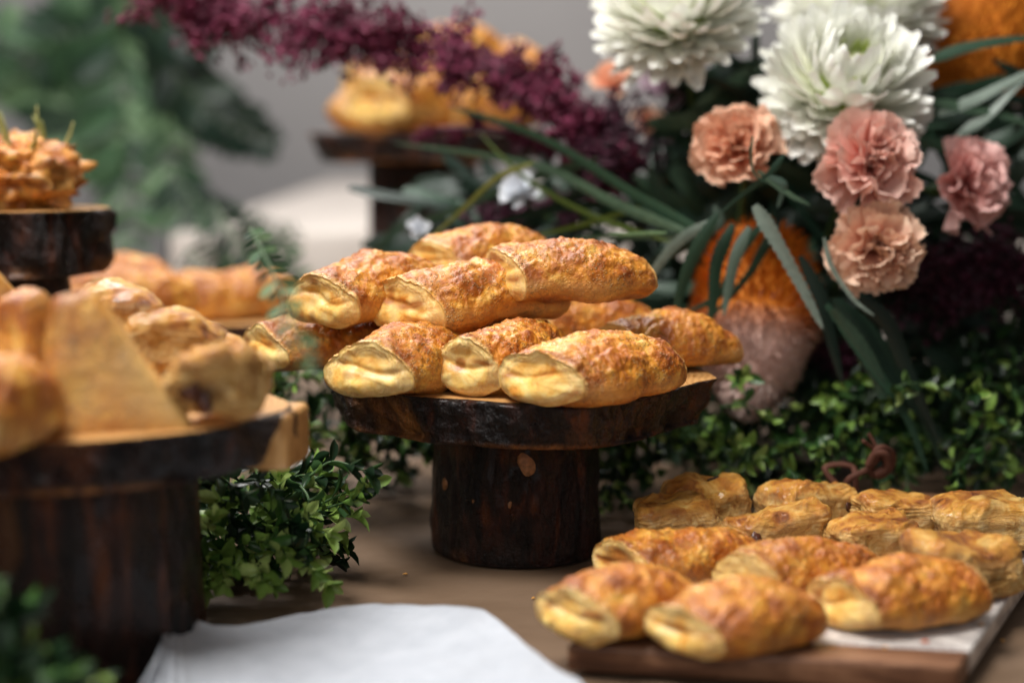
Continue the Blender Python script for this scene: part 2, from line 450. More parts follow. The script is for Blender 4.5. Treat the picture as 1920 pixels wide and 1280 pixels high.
# ------------------------------------------------------------------ log slab stands
def outline(th, rx, ry, seed, amp, ctrl=None):
    rnd = random.Random(seed)
    f = np.ones_like(th)
    if ctrl:
        f = np.interp(np.degrees(th), [c[0] for c in ctrl], [c[1] for c in ctrl], period=360); amp *= .25
    for k in (2, 3, 4, 5, 7, 11):
        f += amp / (k ** 0.8) * rnd.uniform(-1, 1) * np.cos(k * th + rnd.uniform(0, 6.28))
    return np.stack([rx * f * np.cos(th), ry * f * np.sin(th)], 1)
def log_piece(rx, ry, h, seed, amp=0.05, taper=-0.06, rough=0.0035, nth=260, nz=34, vertical=False, bare_bottom=0.0, ctrl=None):
    th = np.linspace(0, 2 * np.pi, nth, endpoint=False)
    base = outline(th, rx, ry, seed, amp, ctrl)
    zs = np.linspace(h, 0, nz)
    P = []; 
    for k, z in enumerate(zs):
        f = k / (nz - 1)
        s = 1 + taper * f ** 1.2
        edge = 1 - 0.018 * (max(0, 1 - f / 0.06) ** 2 + max(0, 1 - (1 - f) / 0.06) ** 2)
        P.append(np.column_stack([base * s * edge, np.full(nth, z)]))
    P = np.concatenate(P)
    st = np.array([1, 1, 0.25]) if vertical else np.array([1, 1, 0.45])
    Q = P.copy()
    if not vertical:                         # slanting bark ridges
        ang = np.arctan2(Q[:, 1], Q[:, 0]) + Q[:, 2] * 3.0
        rr = np.hypot(Q[:, 0], Q[:, 1]); Q[:, 0] = rr * np.cos(ang); Q[:, 1] = rr * np.sin(ang)
    d = rough * (fbm(Q * st, 26, seed, 3) + 0.55 * np.abs(noise(Q * st, 95, seed + 5)) * -1.2 + 0.35 * fbm(Q * st, 190, seed + 9, 2))
    f = (h - P[:, 2]) / h
    fade = np.clip(np.minimum(f, 1 - f) / 0.08, 0.15, 1)
    rr = np.hypot(P[:, 0], P[:, 1])
    P[:, 0] *= 1 + d * fade / rr; P[:, 1] *= 1 + d * fade / rr
    bare = np.clip(noise(Q, 26, seed + 31) * 2.2 - (1.35 if vertical else 0.8), 0, 1) * 0.8 + np.clip((f - 0.84) / 0.12, 0, 1) * np.clip(0.4 + noise(Q, 16, seed + 3) * 1.4, 0, 1) * bare_bottom
    bark = mesh('bark', P, gridfaces(nz, nth, flip=True), M['bark'], {'bare': np.clip(bare, 0, 1)})
    def cap(ring, up):
        V = []; nr = 14
        for k in range(nr):
            s = 1 - k / nr
            q = ring.copy(); q[:, :2] *= s
            q[:, 2] += (0.0006 * noise(q, 60, seed) if k else 0)
            V.append(q)
        V = np.concatenate(V + [np.array([[0, 0, ring[0, 2]]])])
        F = gridfaces(nr, nth, flip=not up)
        c = len(V) - 1; o = (nr - 1) * nth
        for j in range(nth):
            t = (o + j, o + (j + 1) % nth, c)
            F.append(t if up else t[::-1])
        return V, F
    tv, tf = cap(P[:nth], True); bv, bf = cap(P[-nth:], False)
    return bark, mesh('wood_face', tv, tf, M['wood']), mesh('wood_face', bv, bf, M['wood'])
def knob(root, name, p, n, rx, ry, rz, m, seed, twist=0.0):
    V = []; nu, nv = 8, 18
    for i in range(nu):
        a = (i / (nu - 1)) * math.pi / 2
        for j in range(nv):
            t = 2 * math.pi * j / nv
            V.append((rx * math.cos(t) * math.sin(a) * (1 + .15 * math.sin(3 * t + seed)), ry * math.sin(t) * math.sin(a) * (1 + .12 * math.cos(2 * t + seed)), rz * (math.cos(a) ** 0.7)))
    me = mesh(name, V, gridfaces(nu, nv), m)
    F = frame_from(n).to_4x4() @ Matrix.Rotation(twist, 4, 'Z')
    return link(name, me, root, Matrix.Translation(p) @ F)
def stand(label, x, y, ztop, th, rx, ry, prx, pry, seed, yaw=0.0, taper=-0.07, poff=(0, 0), ctrl=None):
    r = thing('cake_stand', label, 'cake stand', (x, y, 0), Matrix.Rotation(yaw, 3, 'Z'), 'log slice cake stands')
    a, b, c = log_piece(prx, pry, ztop - th + 0.001, seed + 100, 0.035, 0.05, 0.0032, 220, 60, True)
    p = link('pedestal', a, r, Matrix.Translation((poff[0], poff[1], 0.0005)))
    s, t, u = log_piece(rx, ry, th, seed, 0.10, taper, 0.0080, bare_bottom=1.0, ctrl=ctrl)
    sl = link('slab_bark', s, r, Matrix.Translation((0, 0, ztop - th)))
    link('wood_top', t, sl); link('wood_underside', u, sl)
    return r, p, sl
SY = 1.005
sx = at(985, 715, SY).x
ZT = 0.1255
st_c, ped_c, slab_c = stand('small log slice stand with stubby bark pedestal holding the sugared pastry pile', sx, SY, ZT, 0.0325, 0.137, 0.112, 0.0585, 0.056, 11, taper=-0.085, poff=(-0.006, 0), ctrl=[(0, 1.0), (20, .98), (60, 1.02), (100, .95), (140, 1.03), (172, .98), (190, 1.02), (206, 1.02), (218, .94), (236, .98), (252, .95), (262, 1.0), (288, 1.04), (302, .99), (325, .90), (342, .93), (352, 1.02)])
# sawn branch stubs on the front of the pedestal
for (px, py, rx, ry, rz) in ((992, 866, .0085, .0115, .004), (1030, 946, .0030, .0062, .003), (1041, 885, .0016, .0042, .002), (955, 945, .0022, .0042, .002), (838, 905, .0035, .0050, .002), (893, 938, .0022, .0045, .002)):
    c = at(px, py, SY)
    dx = (c.x - sx + 0.006) / 0.0575
    ny = -math.sqrt(max(0.05, 1 - dx * dx))
    p = Vector((-0.006 + dx * 0.0575, ny * 0.0545, at(px, py, SY + ny * 0.055).z))
    knob(ped_c, 'knot', p - Vector((-.006, 0, .0005)), Vector((dx, ny, 0.05)), rx, ry, rz, M['knot'], px)
LY = 0.80; lx = at(65, 762, LY).x; LZ = on(65, 762, 0.1415).z
LY = on(65, 762, 0.1415).y
st_l, ped_l, slab_l = stand('large log slice stand with thick dark pedestal beside the white napkin', lx, LY, LZ, 0.028, 0.136, 0.118, 0.083, 0.080, 23, taper=-0.04, poff=(0.008, 0))
c = at(8, 395, 1.16)
stand('tall narrow bark stand carrying the crumbly bun topped with herbs', c.x, 1.16, 0.237, 0.052, 0.083, 0.078, 0.05, 0.05, 35)
c = at(795, 250, 1.72)
stand('tall log stand far behind holding yellow pastries under the burgundy plume', c.x, 1.72, 0.302, 0.034, 0.137, 0.12, 0.066, 0.06, 47)
# bare sawn edge on the near stand
def bare_edge():
    c = at(520, 818, LY)
    V = []; nu, nv = 22, 22
    P = []
    hx, hy, hz = 0.0150, 0.022, 0.0165
    for i in range(nu):
        u = -math.pi / 2 + math.pi * i / (nu - 1)
        for j in range(nv):
            v = 2 * math.pi * j / nv
            s = lambda a: math.copysign(abs(a) ** 0.25, a)
            P.append((hx * s(math.cos(u)) * s(math.cos(v)), hy * s(math.cos(u)) * s(math.sin(v)), hz * s(math.sin(u))))
    P = np.array(P); P += (0.0012 * fbm(P * np.array([1, 1, .2]), 120, 3))[:, None]
    o = link('sawn_edge', mesh('sawn_edge', P, gridfaces(nu, nv), M['wood']), slab_l)
    o.matrix_basis = Matrix.Translation(Vector((c.x - lx - .002, c.y - LY, c.z - (LZ - .028)))) @ Matrix.Rotation(R(-10), 4, 'Z')
bare_edge()

# ------------------------------------------------------------------ sugared pastries
def sgnpow(a, p): return np.sign(a) * np.abs(a) ** p
def pastry_meshes(L, W, H, seed, shear=0.25, far=0.6, bend=0.0):
    NU, NV = 124, 150
    rnd = random.Random(seed)
    u = np.linspace(-1, 1, NU)[:, None]; t = np.linspace(0, 2 * np.pi, NV, endpoint=False)[None, :]
    ct, st = np.cos(t), np.sin(t)
    ex = 0.92 + 0.52 * np.clip((np.abs(u) - 0.45) / 0.55, 0, 1) ** 1.5
    cx = np.sign(ct) * np.abs(ct) ** ex
    cz = np.where(st > 0, sgnpow(st, 0.95) * 0.60, sgnpow(st, 0.62) * 0.40)
    ends = lambda uu, a, p: np.where(uu < 0, 1 - (1 - a) * np.abs(uu) ** p, 1.0)
    sw = np.where(u < 0, 1 - 0.06 * np.abs(u) ** 2.5, 1 - (1 - (0.35 + 0.5 * far)) * np.abs(u) ** 2.6)
    sh = np.where(u < 0, 1 - 0.16 * np.abs(u) ** 2.6, 1 - (1 - far) * np.abs(u) ** 2.0)
    X = W / 2 * sw * cx
    Z = H * 1.02 * sh * cz
    zmin = -H * 0.40
    Z = np.where(cz < 0, np.maximum(Z, zmin * np.ones_like(Z)) , Z)
    Z = Z + (zmin * (1 - sh)) * 0.75
    Y = L / 2 * u + shear * X * (0.4 + 0.6 * np.abs(u)) + 0 * t
    # the upper crust lips over the end
    Y = Y - np.where(u < -0.7, (np.abs(u) - 0.7) / 0.3 * 0.10 * H * np.clip(st, -0.5, 1), 0) 
    X = X + bend * L * u ** 2
    P = np.stack([X, Y, Z], -1).reshape(-1, 3)
    off = np.array([seed * 1.37, seed * 0.71, seed * 2.3]) % 50
    N = np.stack([X / (W * W / 4), 0 * Y, Z / (H * H / 4)], -1).reshape(-1, 3)
    N /= np.linalg.norm(N, axis=1, keepdims=True) + 1e-9
    uu = np.repeat(u[:, 0], NV)
    topw = np.clip(N[:, 2] + 0.35, 0.15, 1)
    d = 0.0034 * fbm(P + off, 36, seed, 2) + topw * (0.0013 * fbm(P + off, 150, seed + 3, 2) + 0.0007 * noise(P + off, 430, seed + 5) + 0.0005 * noise(P + off, 800, seed + 6))
    # overlap seam running diagonally across the top
    seam = P[:, 0] / W * 1.5 + P[:, 1] / L * 0.6 + 0.12 * noise(P + off, 30, seed)
    d += -0.0010 * np.exp(-((seam - 0.35) / 0.05) ** 2) * topw
    P += N * d[:, None]
    toast = np.clip(0.02 + 0.50 * np.clip((np.abs(uu) - 0.80) / 0.14, 0, 1) * np.clip((0.97 - np.abs(uu)) / 0.03, 0, 1) + 0.40 * fbm(P + off, 34, seed + 8, 2) * topw, 0, 0.8)
    toast = np.maximum(toast, 0.75 * np.clip((-N[:, 2] - 0.82) / 0.15, 0, 1))
    pale = np.clip((0.15 - N[:, 2]) * 1.3, 0, 1) * np.clip((N[:, 2] + 0.9) * 3, 0, 1) * np.clip(0.45 + 0.6 * noise(P + off, 40, seed + 33), 0, 0.8)
    lipn = 0.965 + 0.03 * noise(P + off, 70, seed + 40)
    pale = np.maximum(pale, 0.8 * np.clip((np.abs(uu) - lipn) / 0.02, 0, 1))
    crust = mesh('crust', P, gridfaces(NU, NV), M['crust'], {'toast': toast, 'pale': pale})
    caps = []
    for e in (0, 1):
        rim = P.reshape(NU, NV, 3)[0 if e == 0 else -1]
        c = rim.mean(0)
        NR = 26
        V = []; A = []; T = []
        sgn = -1 if e == 0 else 1
        rho = 1 - np.arange(NR) / NR
        tt = t[0]
        ymid = np.array([c[0], c[1], c[2]])
        for k, r in enumerate(rho):
            q = c + (rim - c) * r
            zr = (q[:, 2] - c[2]) / (H * 0.5)
            xr = (q[:, 0] - c[0]) / (W * 0.5)
            ins = 1 - r
            bul = (0.20 * W) * (1 - r ** 2.6) * np.clip(0.48 - 0.95 * zr, 0.0, 1.0) - 0.006 * W * (1 - r ** 3) * np.clip(zr * 1.6 + 0.25, 0, 1)
            crease = -0.034 * W * np.exp(-((zr - 0.20 - 0.12 * np.cos(xr * 3 + seed) - 0.15 * noise(q + off, 50, seed + 90)) / 0.10) ** 2) * np.clip(ins * 6, 0, 1) * np.clip(1.15 - np.abs(xr), 0, 1)
            lip = -0.012 * W * np.exp(-((r - 0.93) / 0.04) ** 2)
            q = q.copy()
            w_ = 0.0019 * fbm(q + off, 85, seed + 21, 2) * min(1, ins * 8)
            q[:, 1] += sgn * (bul + crease + lip + w_)
            V.append(q)
            A.append(np.full(NV, r))
            tp = 0.9 * np.exp(-((zr - 0.16 - 0.22 * noise(q + off, 60, seed + 2)) / 0.13) ** 2) * np.clip(0.35 + 1.2 * noise(q + off, 65, seed + 4), 0, 1) * np.clip(ins * 5, 0, 1)
            tp = tp + 0.30 * np.clip(zr * 1.8 + .3, 0, 1) * np.clip((0.80 - r) * 6, 0, 1) + 0.8 * np.clip(noise(q + off, 85, seed + 14) * 2.2 - 0.85, 0, 1)
            tp = np.maximum(tp, 0.75 * np.clip((r - 0.965) / 0.035, 0, 1) * np.clip(0.5 + noise(q + off, 80, seed + 60), 0, 1))
            T.append(np.clip(tp, 0, 0.9))
        q = (V[-1].mean(0))[None]
        V = np.concatenate(V + [q]); A = np.concatenate(A + [[0]]); T = np.concatenate(T + [[0]])
        F = gridfaces(NR, NV, flip=(e == 0))
        o = (NR - 1) * NV; cc = len(V) - 1
        for j in range(NV):
            f = (o + j, o + (j + 1) % NV, cc)
            F.append(f if e == 1 else f[::-1])
        caps.append(mesh('cut_end', V, F, M['cut'], {'rho': A, 'toast': T}))
    zlow = float(P[:, 2].min())
    return crust, caps, zlow
GP = 'sugared cheese pastries'
def pastry(label, px, py, z, yaw, seed, L=.090, W=.060, H=.037, pitch=0, roll=0, shear=.25, far=.6, group=GP, Y=None, sc_=1.04):
    """centre of the pastry at height z, found along the pixel's ray; yaw = heading of its far end from +X"""
    p = on(px, py, z) if Y is None else at(px, py, Y)
    crust, caps, zl = pastry_meshes(L, W, H, seed, shear, far)
    rot = Matrix.Rotation(R(yaw - 90), 3, 'Z') @ Matrix.Rotation(R(pitch), 3, 'X') @ Matrix.Rotation(R(roll), 3, 'Y')
    r = thing('sugared_pastry', label, 'pastry', p, rot, group)
    r.scale = (sc_, sc_, sc_)
    link('crust', crust, r)
    for c in caps: link('cut_end', c, r)
    return r
HB = 0.037
z1 = ZT + 0.0155
pastry('sugared pastry at the slab end beside the near stand, a fern tip hanging before it', 606, 650, z1 + .001, 32, 1, L=.088, W=.058, far=.75, roll=-4)
pastry('lower pastry with two toasted specks above the bark ridge, between fern-tipped and rumpled neighbours', 770, 683, z1 + .001, 58, 2, L=.090, W=.066, H=.043, shear=.15, far=.9)
pastry('narrow lower pastry showing a rounded creamy end over the bark flap', 957, 682, z1 + .001, 52, 3, L=.086, W=.050, H=.042, shear=.2, far=.9)
pastry('glossy pastry overhanging the slab rim directly above the pedestal, long pale flaky end', 1122, 701, z1 + .001, 33, 4, L=.084, W=.062, H=.041, shear=.42, far=.86)
pastry('heavily sugared pastry with pointed tip at the slab end beside the orange banksia', 1256, 648, z1 + .001, 16, 5, L=.082, W=.056, H=.040, shear=.38, far=.62)
pastry('darker pastry wedged low behind the glossy overhanging one', 1108, 607, ZT + .024, 12, 6, L=.086, W=.056, H=.038, far=.7, roll=4)
pastry('pastry tucked under the middle of the pile', 930, 640, z1, 30, 61, L=.086, W=.056, H=.036, Y=1.05)
pastry('upper pastry at the fern side of the pile, smooth yellow end showing', 702, 548, ZT + .058, 47, 7, L=.094, W=.060, H=.044, far=.75, pitch=6, shear=.3)
pastry('upper front pastry with one dark speck on its broad creamy cut end', 884, 564, ZT + .054, 27, 8, L=.098, W=.064, H=.044, shear=.5, far=.9, pitch=3)
pastry('hindmost pastry peeking over the top of the pile', 915, 487, ZT + .075, 34, 9, L=.090, W=.060, H=.040, far=.6, pitch=4)
pastry('upper pastry with tapered tip pointing to the carnation bouquet', 1070, 516, ZT + .072, 8, 10, L=.094, W=.058, H=.042, shear=.45, far=.66)

# ------------------------------------------------------------------ serving board
BZ = 0.018
def board():
    NL = on(1062, 1208, BZ); NR = on(1797, 1250, BZ)
    e = on(1910, 1092, BZ) - NR; e.z = 0; e.normalize()
    Lb = 0.42
    r = thing('serving_board', 'marble and dark wood serving board carrying rows of pastries', 'serving board', (NL.x, NL.y, 0))
    o = Vector((NL.x, NL.y, 0))
    def slab(name, s0, s1, m, z1, ins=0.0):
        A = NL + e * s0; B = NR + e * s0; C = NR + e * s1; D = NL + e * s1
        bm = bmesh.new()
        lo = [bm.verts.new(Vector((p.x, p.y, 0.003)) - o) for p in (A, B, C, D)]
        hi = [bm.verts.new(Vector((p.x, p.y, z1)) - o) for p in (A, B, C, D)]
        bm.faces.new(lo[::-1]); bm.faces.new(hi)
        for i in range(4):
            bm.faces.new((lo[i], lo[(i + 1) % 4], hi[(i + 1) % 4], hi[i]))
        bmesh.ops.bevel(bm, geom=list(bm.edges), offset=0.0022, segments=3, affect='EDGES', profile=0.5)
        me = bpy.data.meshes.new(name); bm.to_mesh(me); bm.free()
        me.materials.append(m)
        for p in me.polygons: p.use_smooth = True
        return link(name, me, r)
    slab('wood_end', 0.0, 0.028, M['walnut'], BZ)
    slab('marble_top', 0.0283, Lb - .1, M['marble'], BZ)
    # tapering handle
    A = NL + e * (Lb - .0995); B = NR + e * (Lb - .0995)
    m = (A + B) / 2 + e * 0.09
    ax = (B - A).normalized()
    bm = bmesh.new()
    pts = [A + ax * 0.03, B - ax * 0.03, m + ax * 0.028, m - ax * 0.028]
    lo = [bm.verts.new(Vector((p.x, p.y, 0.003)) - o) for p in pts]; hi = [bm.verts.new(Vector((p.x, p.y, BZ)) - o) for p in pts]
    bm.faces.new(lo[::-1]); bm.faces.new(hi)
    for i in range(4): bm.faces.new((lo[i], lo[(i + 1) % 4], hi[(i + 1) % 4], hi[i]))
    bmesh.ops.bevel(bm, geom=list(bm.edges), offset=0.002, segments=2, affect='EDGES')
    me = bpy.data.meshes.new('handle'); bm.to_mesh(me); bm.free(); me.materials.append(M['walnut'])
    link('handle', me, r)
    return r
BRD = board()

def tube(name, pts, rad, m, parent=None, nv=8, res=10, flat=1.0, rel=Vector((0, 0, 0))):
    """smooth tube through world points; rad is a number or a function of 0..1"""
    pts = [Vector(p) for p in pts]
    C = []
    n = len(pts)
    for i in range(n - 1):
        p0 = pts[max(i - 1, 0)]; p1 = pts[i]; p2 = pts[i + 1]; p3 = pts[min(i + 2, n - 1)]
        for k in range(res):
            f = k / res
            C.append(0.5 * ((2 * p1) + (p2 - p0) * f + (2 * p0 - 5 * p1 + 4 * p2 - p3) * f * f + (3 * p1 - p0 - 3 * p2 + p3) * f ** 3))
    C.append(pts[-1])
    V = []; up = Vector((0.13, 0.2, 1))
    N = len(C)
    for i, c in enumerate(C):
        tg = (C[min(i + 1, N - 1)] - C[max(i - 1, 0)]).normalized()
        x = tg.cross(up)
        if x.length < 1e-3: x = Vector((1, 0, 0))
        x.normalize(); y = x.cross(tg); up = y
        rr = rad(i / (N - 1)) if callable(rad) else rad
        for j in range(nv):
            a = 2 * math.pi * j / nv
            V.append(c + x * rr * math.cos(a) + y * rr * flat * math.sin(a) - rel)
    F = gridfaces(N, nv)
    F.append(tuple(range(nv))[::-1]); F.append(tuple(range((N - 1) * nv, N * nv)))
    me = mesh(name, V, F, m)
    if parent is None and not isinstance(parent, bpy.types.Object): return me, C
    return link(name, me, parent), C

def leather():
    rel = BRD.matrix_basis.translation
    Y = 1.03
    def q(*a): return [at(x, y, Y + d) for x, y, d in a]
    tube('leather_cord', q((1606, 955, -.01), (1605, 925, 0), (1604, 892, 0), (1598, 875, .004), (1572, 870, .006), (1549, 875, .006), (1550, 886, .004), (1572, 912, 0), (1585, 918, 0), (1592, 898, -.004), (1625, 880, -.006), (1655, 850, -.006)), .0024, M['leather'], BRD, rel=rel, flat=.7)
    tube('leather_knot', q((1628, 872, -.008), (1648, 842, -.010), (1668, 848, -.004), (1672, 868, .006), (1652, 890, .008), (1632, 880, 0), (1642, 852, -.010), (1660, 852, -.012), (1662, 876, -.008), (1640, 888, -.006)), .0036, M['leather'], BRD, rel=rel, flat=.8)
    tube('leather_end', q((1650, 850, -.004), (1640, 832, -.002), (1628, 812, 0)), .0026, M['leather'], BRD, rel=rel, flat=.6)
    tube('leather_end', q((1648, 850, -.008), (1634, 838, -.008), (1618, 826, -.01)), .0024, M['leather'], BRD, rel=rel, flat=.6)
leather()

zb = BZ + 0.0150
B_ = 'pastries on the serving board'
pastry('sugared pastry at the outer wooden corner of the board, nearest the napkin', 1176, 1134, zb, 38, 21, L=.082, W=.060, H=.039, shear=.3, far=.75, group=B_, sc_=.90)
pastry('dark topped sugared pastry overhanging the wooden board edge', 1384, 1162, zb, 30, 22, L=.084, W=.060, H=.038, shear=.35, far=.75, group=B_, sc_=.90)
pastry('sugared pastry beside the bare marble with hollow toasted cut end', 1694, 1120, zb, 20, 23, L=.088, W=.056, H=.041, shear=.35, far=.85, group=B_, sc_=.90)
pastry('reddish brown sugared pastry beside the raisin ones, behind the corner pastry', 1288, 1052, zb, 22, 24, L=.096, W=.056, H=.038, shear=.4, far=.7, group=B_, sc_=.90)
pastry('sugared pastry in the middle of the board, only its back and pale end lip seen', 1508, 1076, zb, 28, 25, L=.090, W=.058, H=.038, shear=.4, far=.75, group=B_, sc_=.90)

# ------------------------------------------------------------------ glazed flaky pastries with raisins
def blob(rx, ry, rz, seed, nu=12, nv=16, wr=0.18, m='raisin', name='raisin'):
    P = []
    for i in range(nu):
        u = -math.pi / 2 + math.pi * i / (nu - 1)
        for j in range(nv):
            v = 2 * math.pi * j / nv
            P.append((math.cos(u) * math.cos(v), math.cos(u) * math.sin(v), math.sin(u)))
    P = np.array(P)
    P *= (1 + wr * fbm(P, 2.2, seed, 2))[:, None]
    P *= np.array([rx, ry, rz])
    return mesh(name, P, gridfaces(nu, nv), M[m])
RAISIN = [blob(.0040, .0028, .0015, k, wr=.3) for k in range(3)]
FILL = [blob(.0085, .0050, .0022, k + 9, wr=.35, m='filling', name='filling') for k in range(3)]
def glazed(label, p, yaw, seed, L=.070, W=.050, H=.034, pitch=0, roll=0, spots=(), group='glazed raisin pastries', swirl=True, rot=None, name='raisin_pastry', hollow=True):
    NU, NV = 120, 150
    rnd = random.Random(seed)
    u = np.linspace(-1, 1, NU)[:, None]; t = np.linspace(0, 2 * np.pi, NV, endpoint=False)[None, :]
    # closed superquadric: poles at the two ends
    a = u * math.pi / 2
    e1 = 0.30; e2 = 0.42
    cu = np.cos(a) ** e1; su = sgnpow(np.sin(a), e1 * 1.6)
    X = W / 2 * cu * sgnpow(np.cos(t), e2)
    Z = np.where(np.sin(t) > 0, H * 0.58, H * 0.42) * cu * sgnpow(np.sin(t), e2 * 1.25)
    Y = L / 2 * su + 0 * t
    P = np.stack([X, Y, Z], -1).reshape(-1, 3)
    N = np.stack([sgnpow(X / (W / 2), 3), sgnpow(Y / (L / 2), 5), sgnpow(Z / (H / 2), 3)], -1).reshape(-1, 3)
    N /= np.linalg.norm(N, axis=1, keepdims=True) + 1e-9
    off = np.array([seed * 1.91, seed * 0.47, seed * 1.13]) % 40
    top = np.clip(N[:, 2], 0, 1); side = np.clip(1 - np.abs(N[:, 2]) * 1.25, 0, 1)
    P[:, 1] += P[:, 0] * rnd.uniform(-.35, .35) + P[:, 2] * rnd.uniform(-.3, .3)
    P[:, 0] *= 1 + .22 * rnd.uniform(-1, 1) * P[:, 1] / L
    P[:, 2] += H * 0.24 * noise(P + off, 28, seed) * (P[:, 2] > 0) + H * .10 * np.cos(P[:, 0] / W * 2.6) * top
    A = P.copy(); ca, sa = math.cos(.5), math.sin(.5)
    A = np.stack([(A[:, 0] * ca + A[:, 1] * sa) * 2.6, (-A[:, 0] * sa + A[:, 1] * ca) * 0.6, A[:, 2]], 1)
    ridge = np.abs(fbm(A + off, 48, seed + 2, 2))
    lay = np.sin((P[:, 2] + 0.006 * noise(P + off, 45, seed + 6) + .12 * P[:, 0]) * 2 * np.pi / 0.0030)
    d = 0.0030 * fbm(P + off, 34, seed + 4, 2) + top * (0.0042 * (0.45 - ridge)) + side * (0.0011 * lay * np.clip(noise(P + off, 55, seed + 70) + .2, 0, 1) + 0.0020 * fbm(P + off, 120, seed + 7, 2))
    Tq = np.stack([A[:, 0] * .5, A[:, 1] * 1.4, P[:, 2] * 2.2], 1)
    tq = fbm(Tq + off, 30, seed + 80, 2) * 3.2 + noise(P + off, 160, seed + 81) * .25
    fr = tq - np.floor(tq)
    d += 0.0013 * (np.floor(tq) + np.clip(fr / .85, 0, 1) * .35 + np.clip((fr - .85) / .15, 0, 1) * .65)
    endc = np.clip((np.abs(P[:, 1]) / (L / 2) - 0.8) * 5, 0, 1)
    hol = endc * np.exp(-(P[:, 0] / (W * .26)) ** 2 - ((P[:, 2]) / (H * .16)) ** 2)
    d -= 0.005 * hol * (1 if hollow else 0.3)
    P += N * d[:, None]
    toast = np.clip(0.85 * hol + top * np.clip(noise(P + off, 42, seed + 12) * 1.3 - 0.35, 0, 0.75) + 0.4 * np.clip(-N[:, 2] - .6, 0, 1), 0, 0.9)
    body = mesh('flaky_body', P, gridfaces(NU, NV), M['glaze'], {'toast': toast, 'side': np.clip(side * 1.2, 0, 1), 'strata': np.clip(lay * .6 + .5 * noise(P + off, 130, seed + 50), 0, 1) * np.clip(side * 1.6, 0, 1)})
    rm = rot if rot is not None else (Matrix.Rotation(R(yaw - 90), 3, 'Z') @ Matrix.Rotation(R(pitch), 3, 'X') @ Matrix.Rotation(R(roll), 3, 'Y'))
    r = thing(name, label, 'pastry', p, rm, group)
    r.scale = (.90, .90, .90)
    link('flaky_body', body, r)
    for (qx, qy, qz, kind) in spots:
        tgt = np.array([qx * W, qy * L, qz * H])
        i = int(np.argmin(((P - tgt) ** 2).sum(1)))
        o = link('raisin' if kind == 'r' else 'filling', (RAISIN if kind == 'r' else FILL)[rnd.randrange(3)], r, Matrix.Translation(Vector(P[i]) - Vector(N[i]) * .0006) @ frame_from(Vector(N[i])).to_4x4() @ Matrix.Rotation(rnd.uniform(0, 3), 4, 'Z'))
    return r
zg = BZ + 0.0145
G = lambda label, px, py, yaw, seed, **k: glazed(label, on(px, py, k.pop('z', zg)), yaw, seed, **k)
G('flaky pastry with a dark raisin at the board edge facing the log pedestal', 1270, 990, 24, 31, L=.066, W=.048, H=.031, spots=[(-.45, -.35, .28, 'r'), (.1, -.5, .1, 'f'), (-.5, .1, 0, 'f')])
G('shiniest glazed pastry with black raisins on top, next to the boxwood', 1324, 953, 14, 32, L=.072, W=.050, H=.037, z=zg + .004, spots=[(-.1, .05, .7, 'r'), (-.05, .10, .7, 'r'), (-.12, .13, .7, 'r')])
G('pale dull topped flaky pastry with dark filling at its corner', 1447, 1003, 30, 33, L=.078, W=.050, H=.031, spots=[(.42, -.42, .1, 'f'), (.2, -.5, 0, 'f')])
G('rough edged glazed pastry in front of the leather cord', 1512, 958, 26, 34, L=.074, W=.048, H=.033, spots=[(.5, .35, .1, 'f')])
G('reddish glazed pastry at the far end of the board past the leather cord', 1672, 970, 12, 35, L=.064, W=.052, H=.029)
G('amber flaky pastry with a dark hollow, between two rows of the board', 1628, 1016, 20, 36, L=.066, W=.050, H=.031, spots=[(.1, -.5, 0, 'f')])
G('large golden flaky pastry behind the hollow ended sugared one', 1806, 1066, 18, 37, L=.076, W=.052, H=.035)
G('pale crumpled flaky pastry at the marble edge farthest from the napkin', 1852, 990, 4, 38, L=.080, W=.054, H=.033)
# crumb of filling on the marble
cr = link('crumb', blob(.0022, .0014, .0009, 4, 8, 10, .3, 'peach', 'crumb'), None, Matrix.Translation(on(1735, 1202, BZ + .0006)))
tag(cr, 'tiny reddish crumb lying on the bare marble', 'crumb')

CR = [blob(.0016, .0011, .0006, 20 + k, 7, 9, .35, 'crumbm', 'crumb') for k in range(3)]
rc = random.Random(8)
for k, (px, py, z, where) in enumerate([(1300, 704, ZT, 'on the slab beside the pointed pastry'), (1006, 747, ZT, 'on the slab rim between the narrow and glossy pastries'), (1560, 1212, BZ, 'on the dark wood end of the board'), (1840, 1170, BZ, 'at the marble edge of the board'), (1660, 1213, BZ, 'at the joint of wood and marble'), (1000, 1120, 0, 'on brown paper between napkin and board'), (760, 1075, 0, 'on brown paper near the log pedestal foot'), (1150, 1075, 0, 'on brown paper beside the board corner'), (1880, 1200, 0, 'on brown paper past the board')]):
    p = on(px, py, z + .0006)
    o = link('pastry_crumb', CR[k % 3], None, Matrix.Translation(p) @ Matrix.Rotation(rc.uniform(0, 3), 4, 'Z'))
    tag(o, 'flake of golden pastry crust ' + where, 'crumb', 'pastry crumbs')
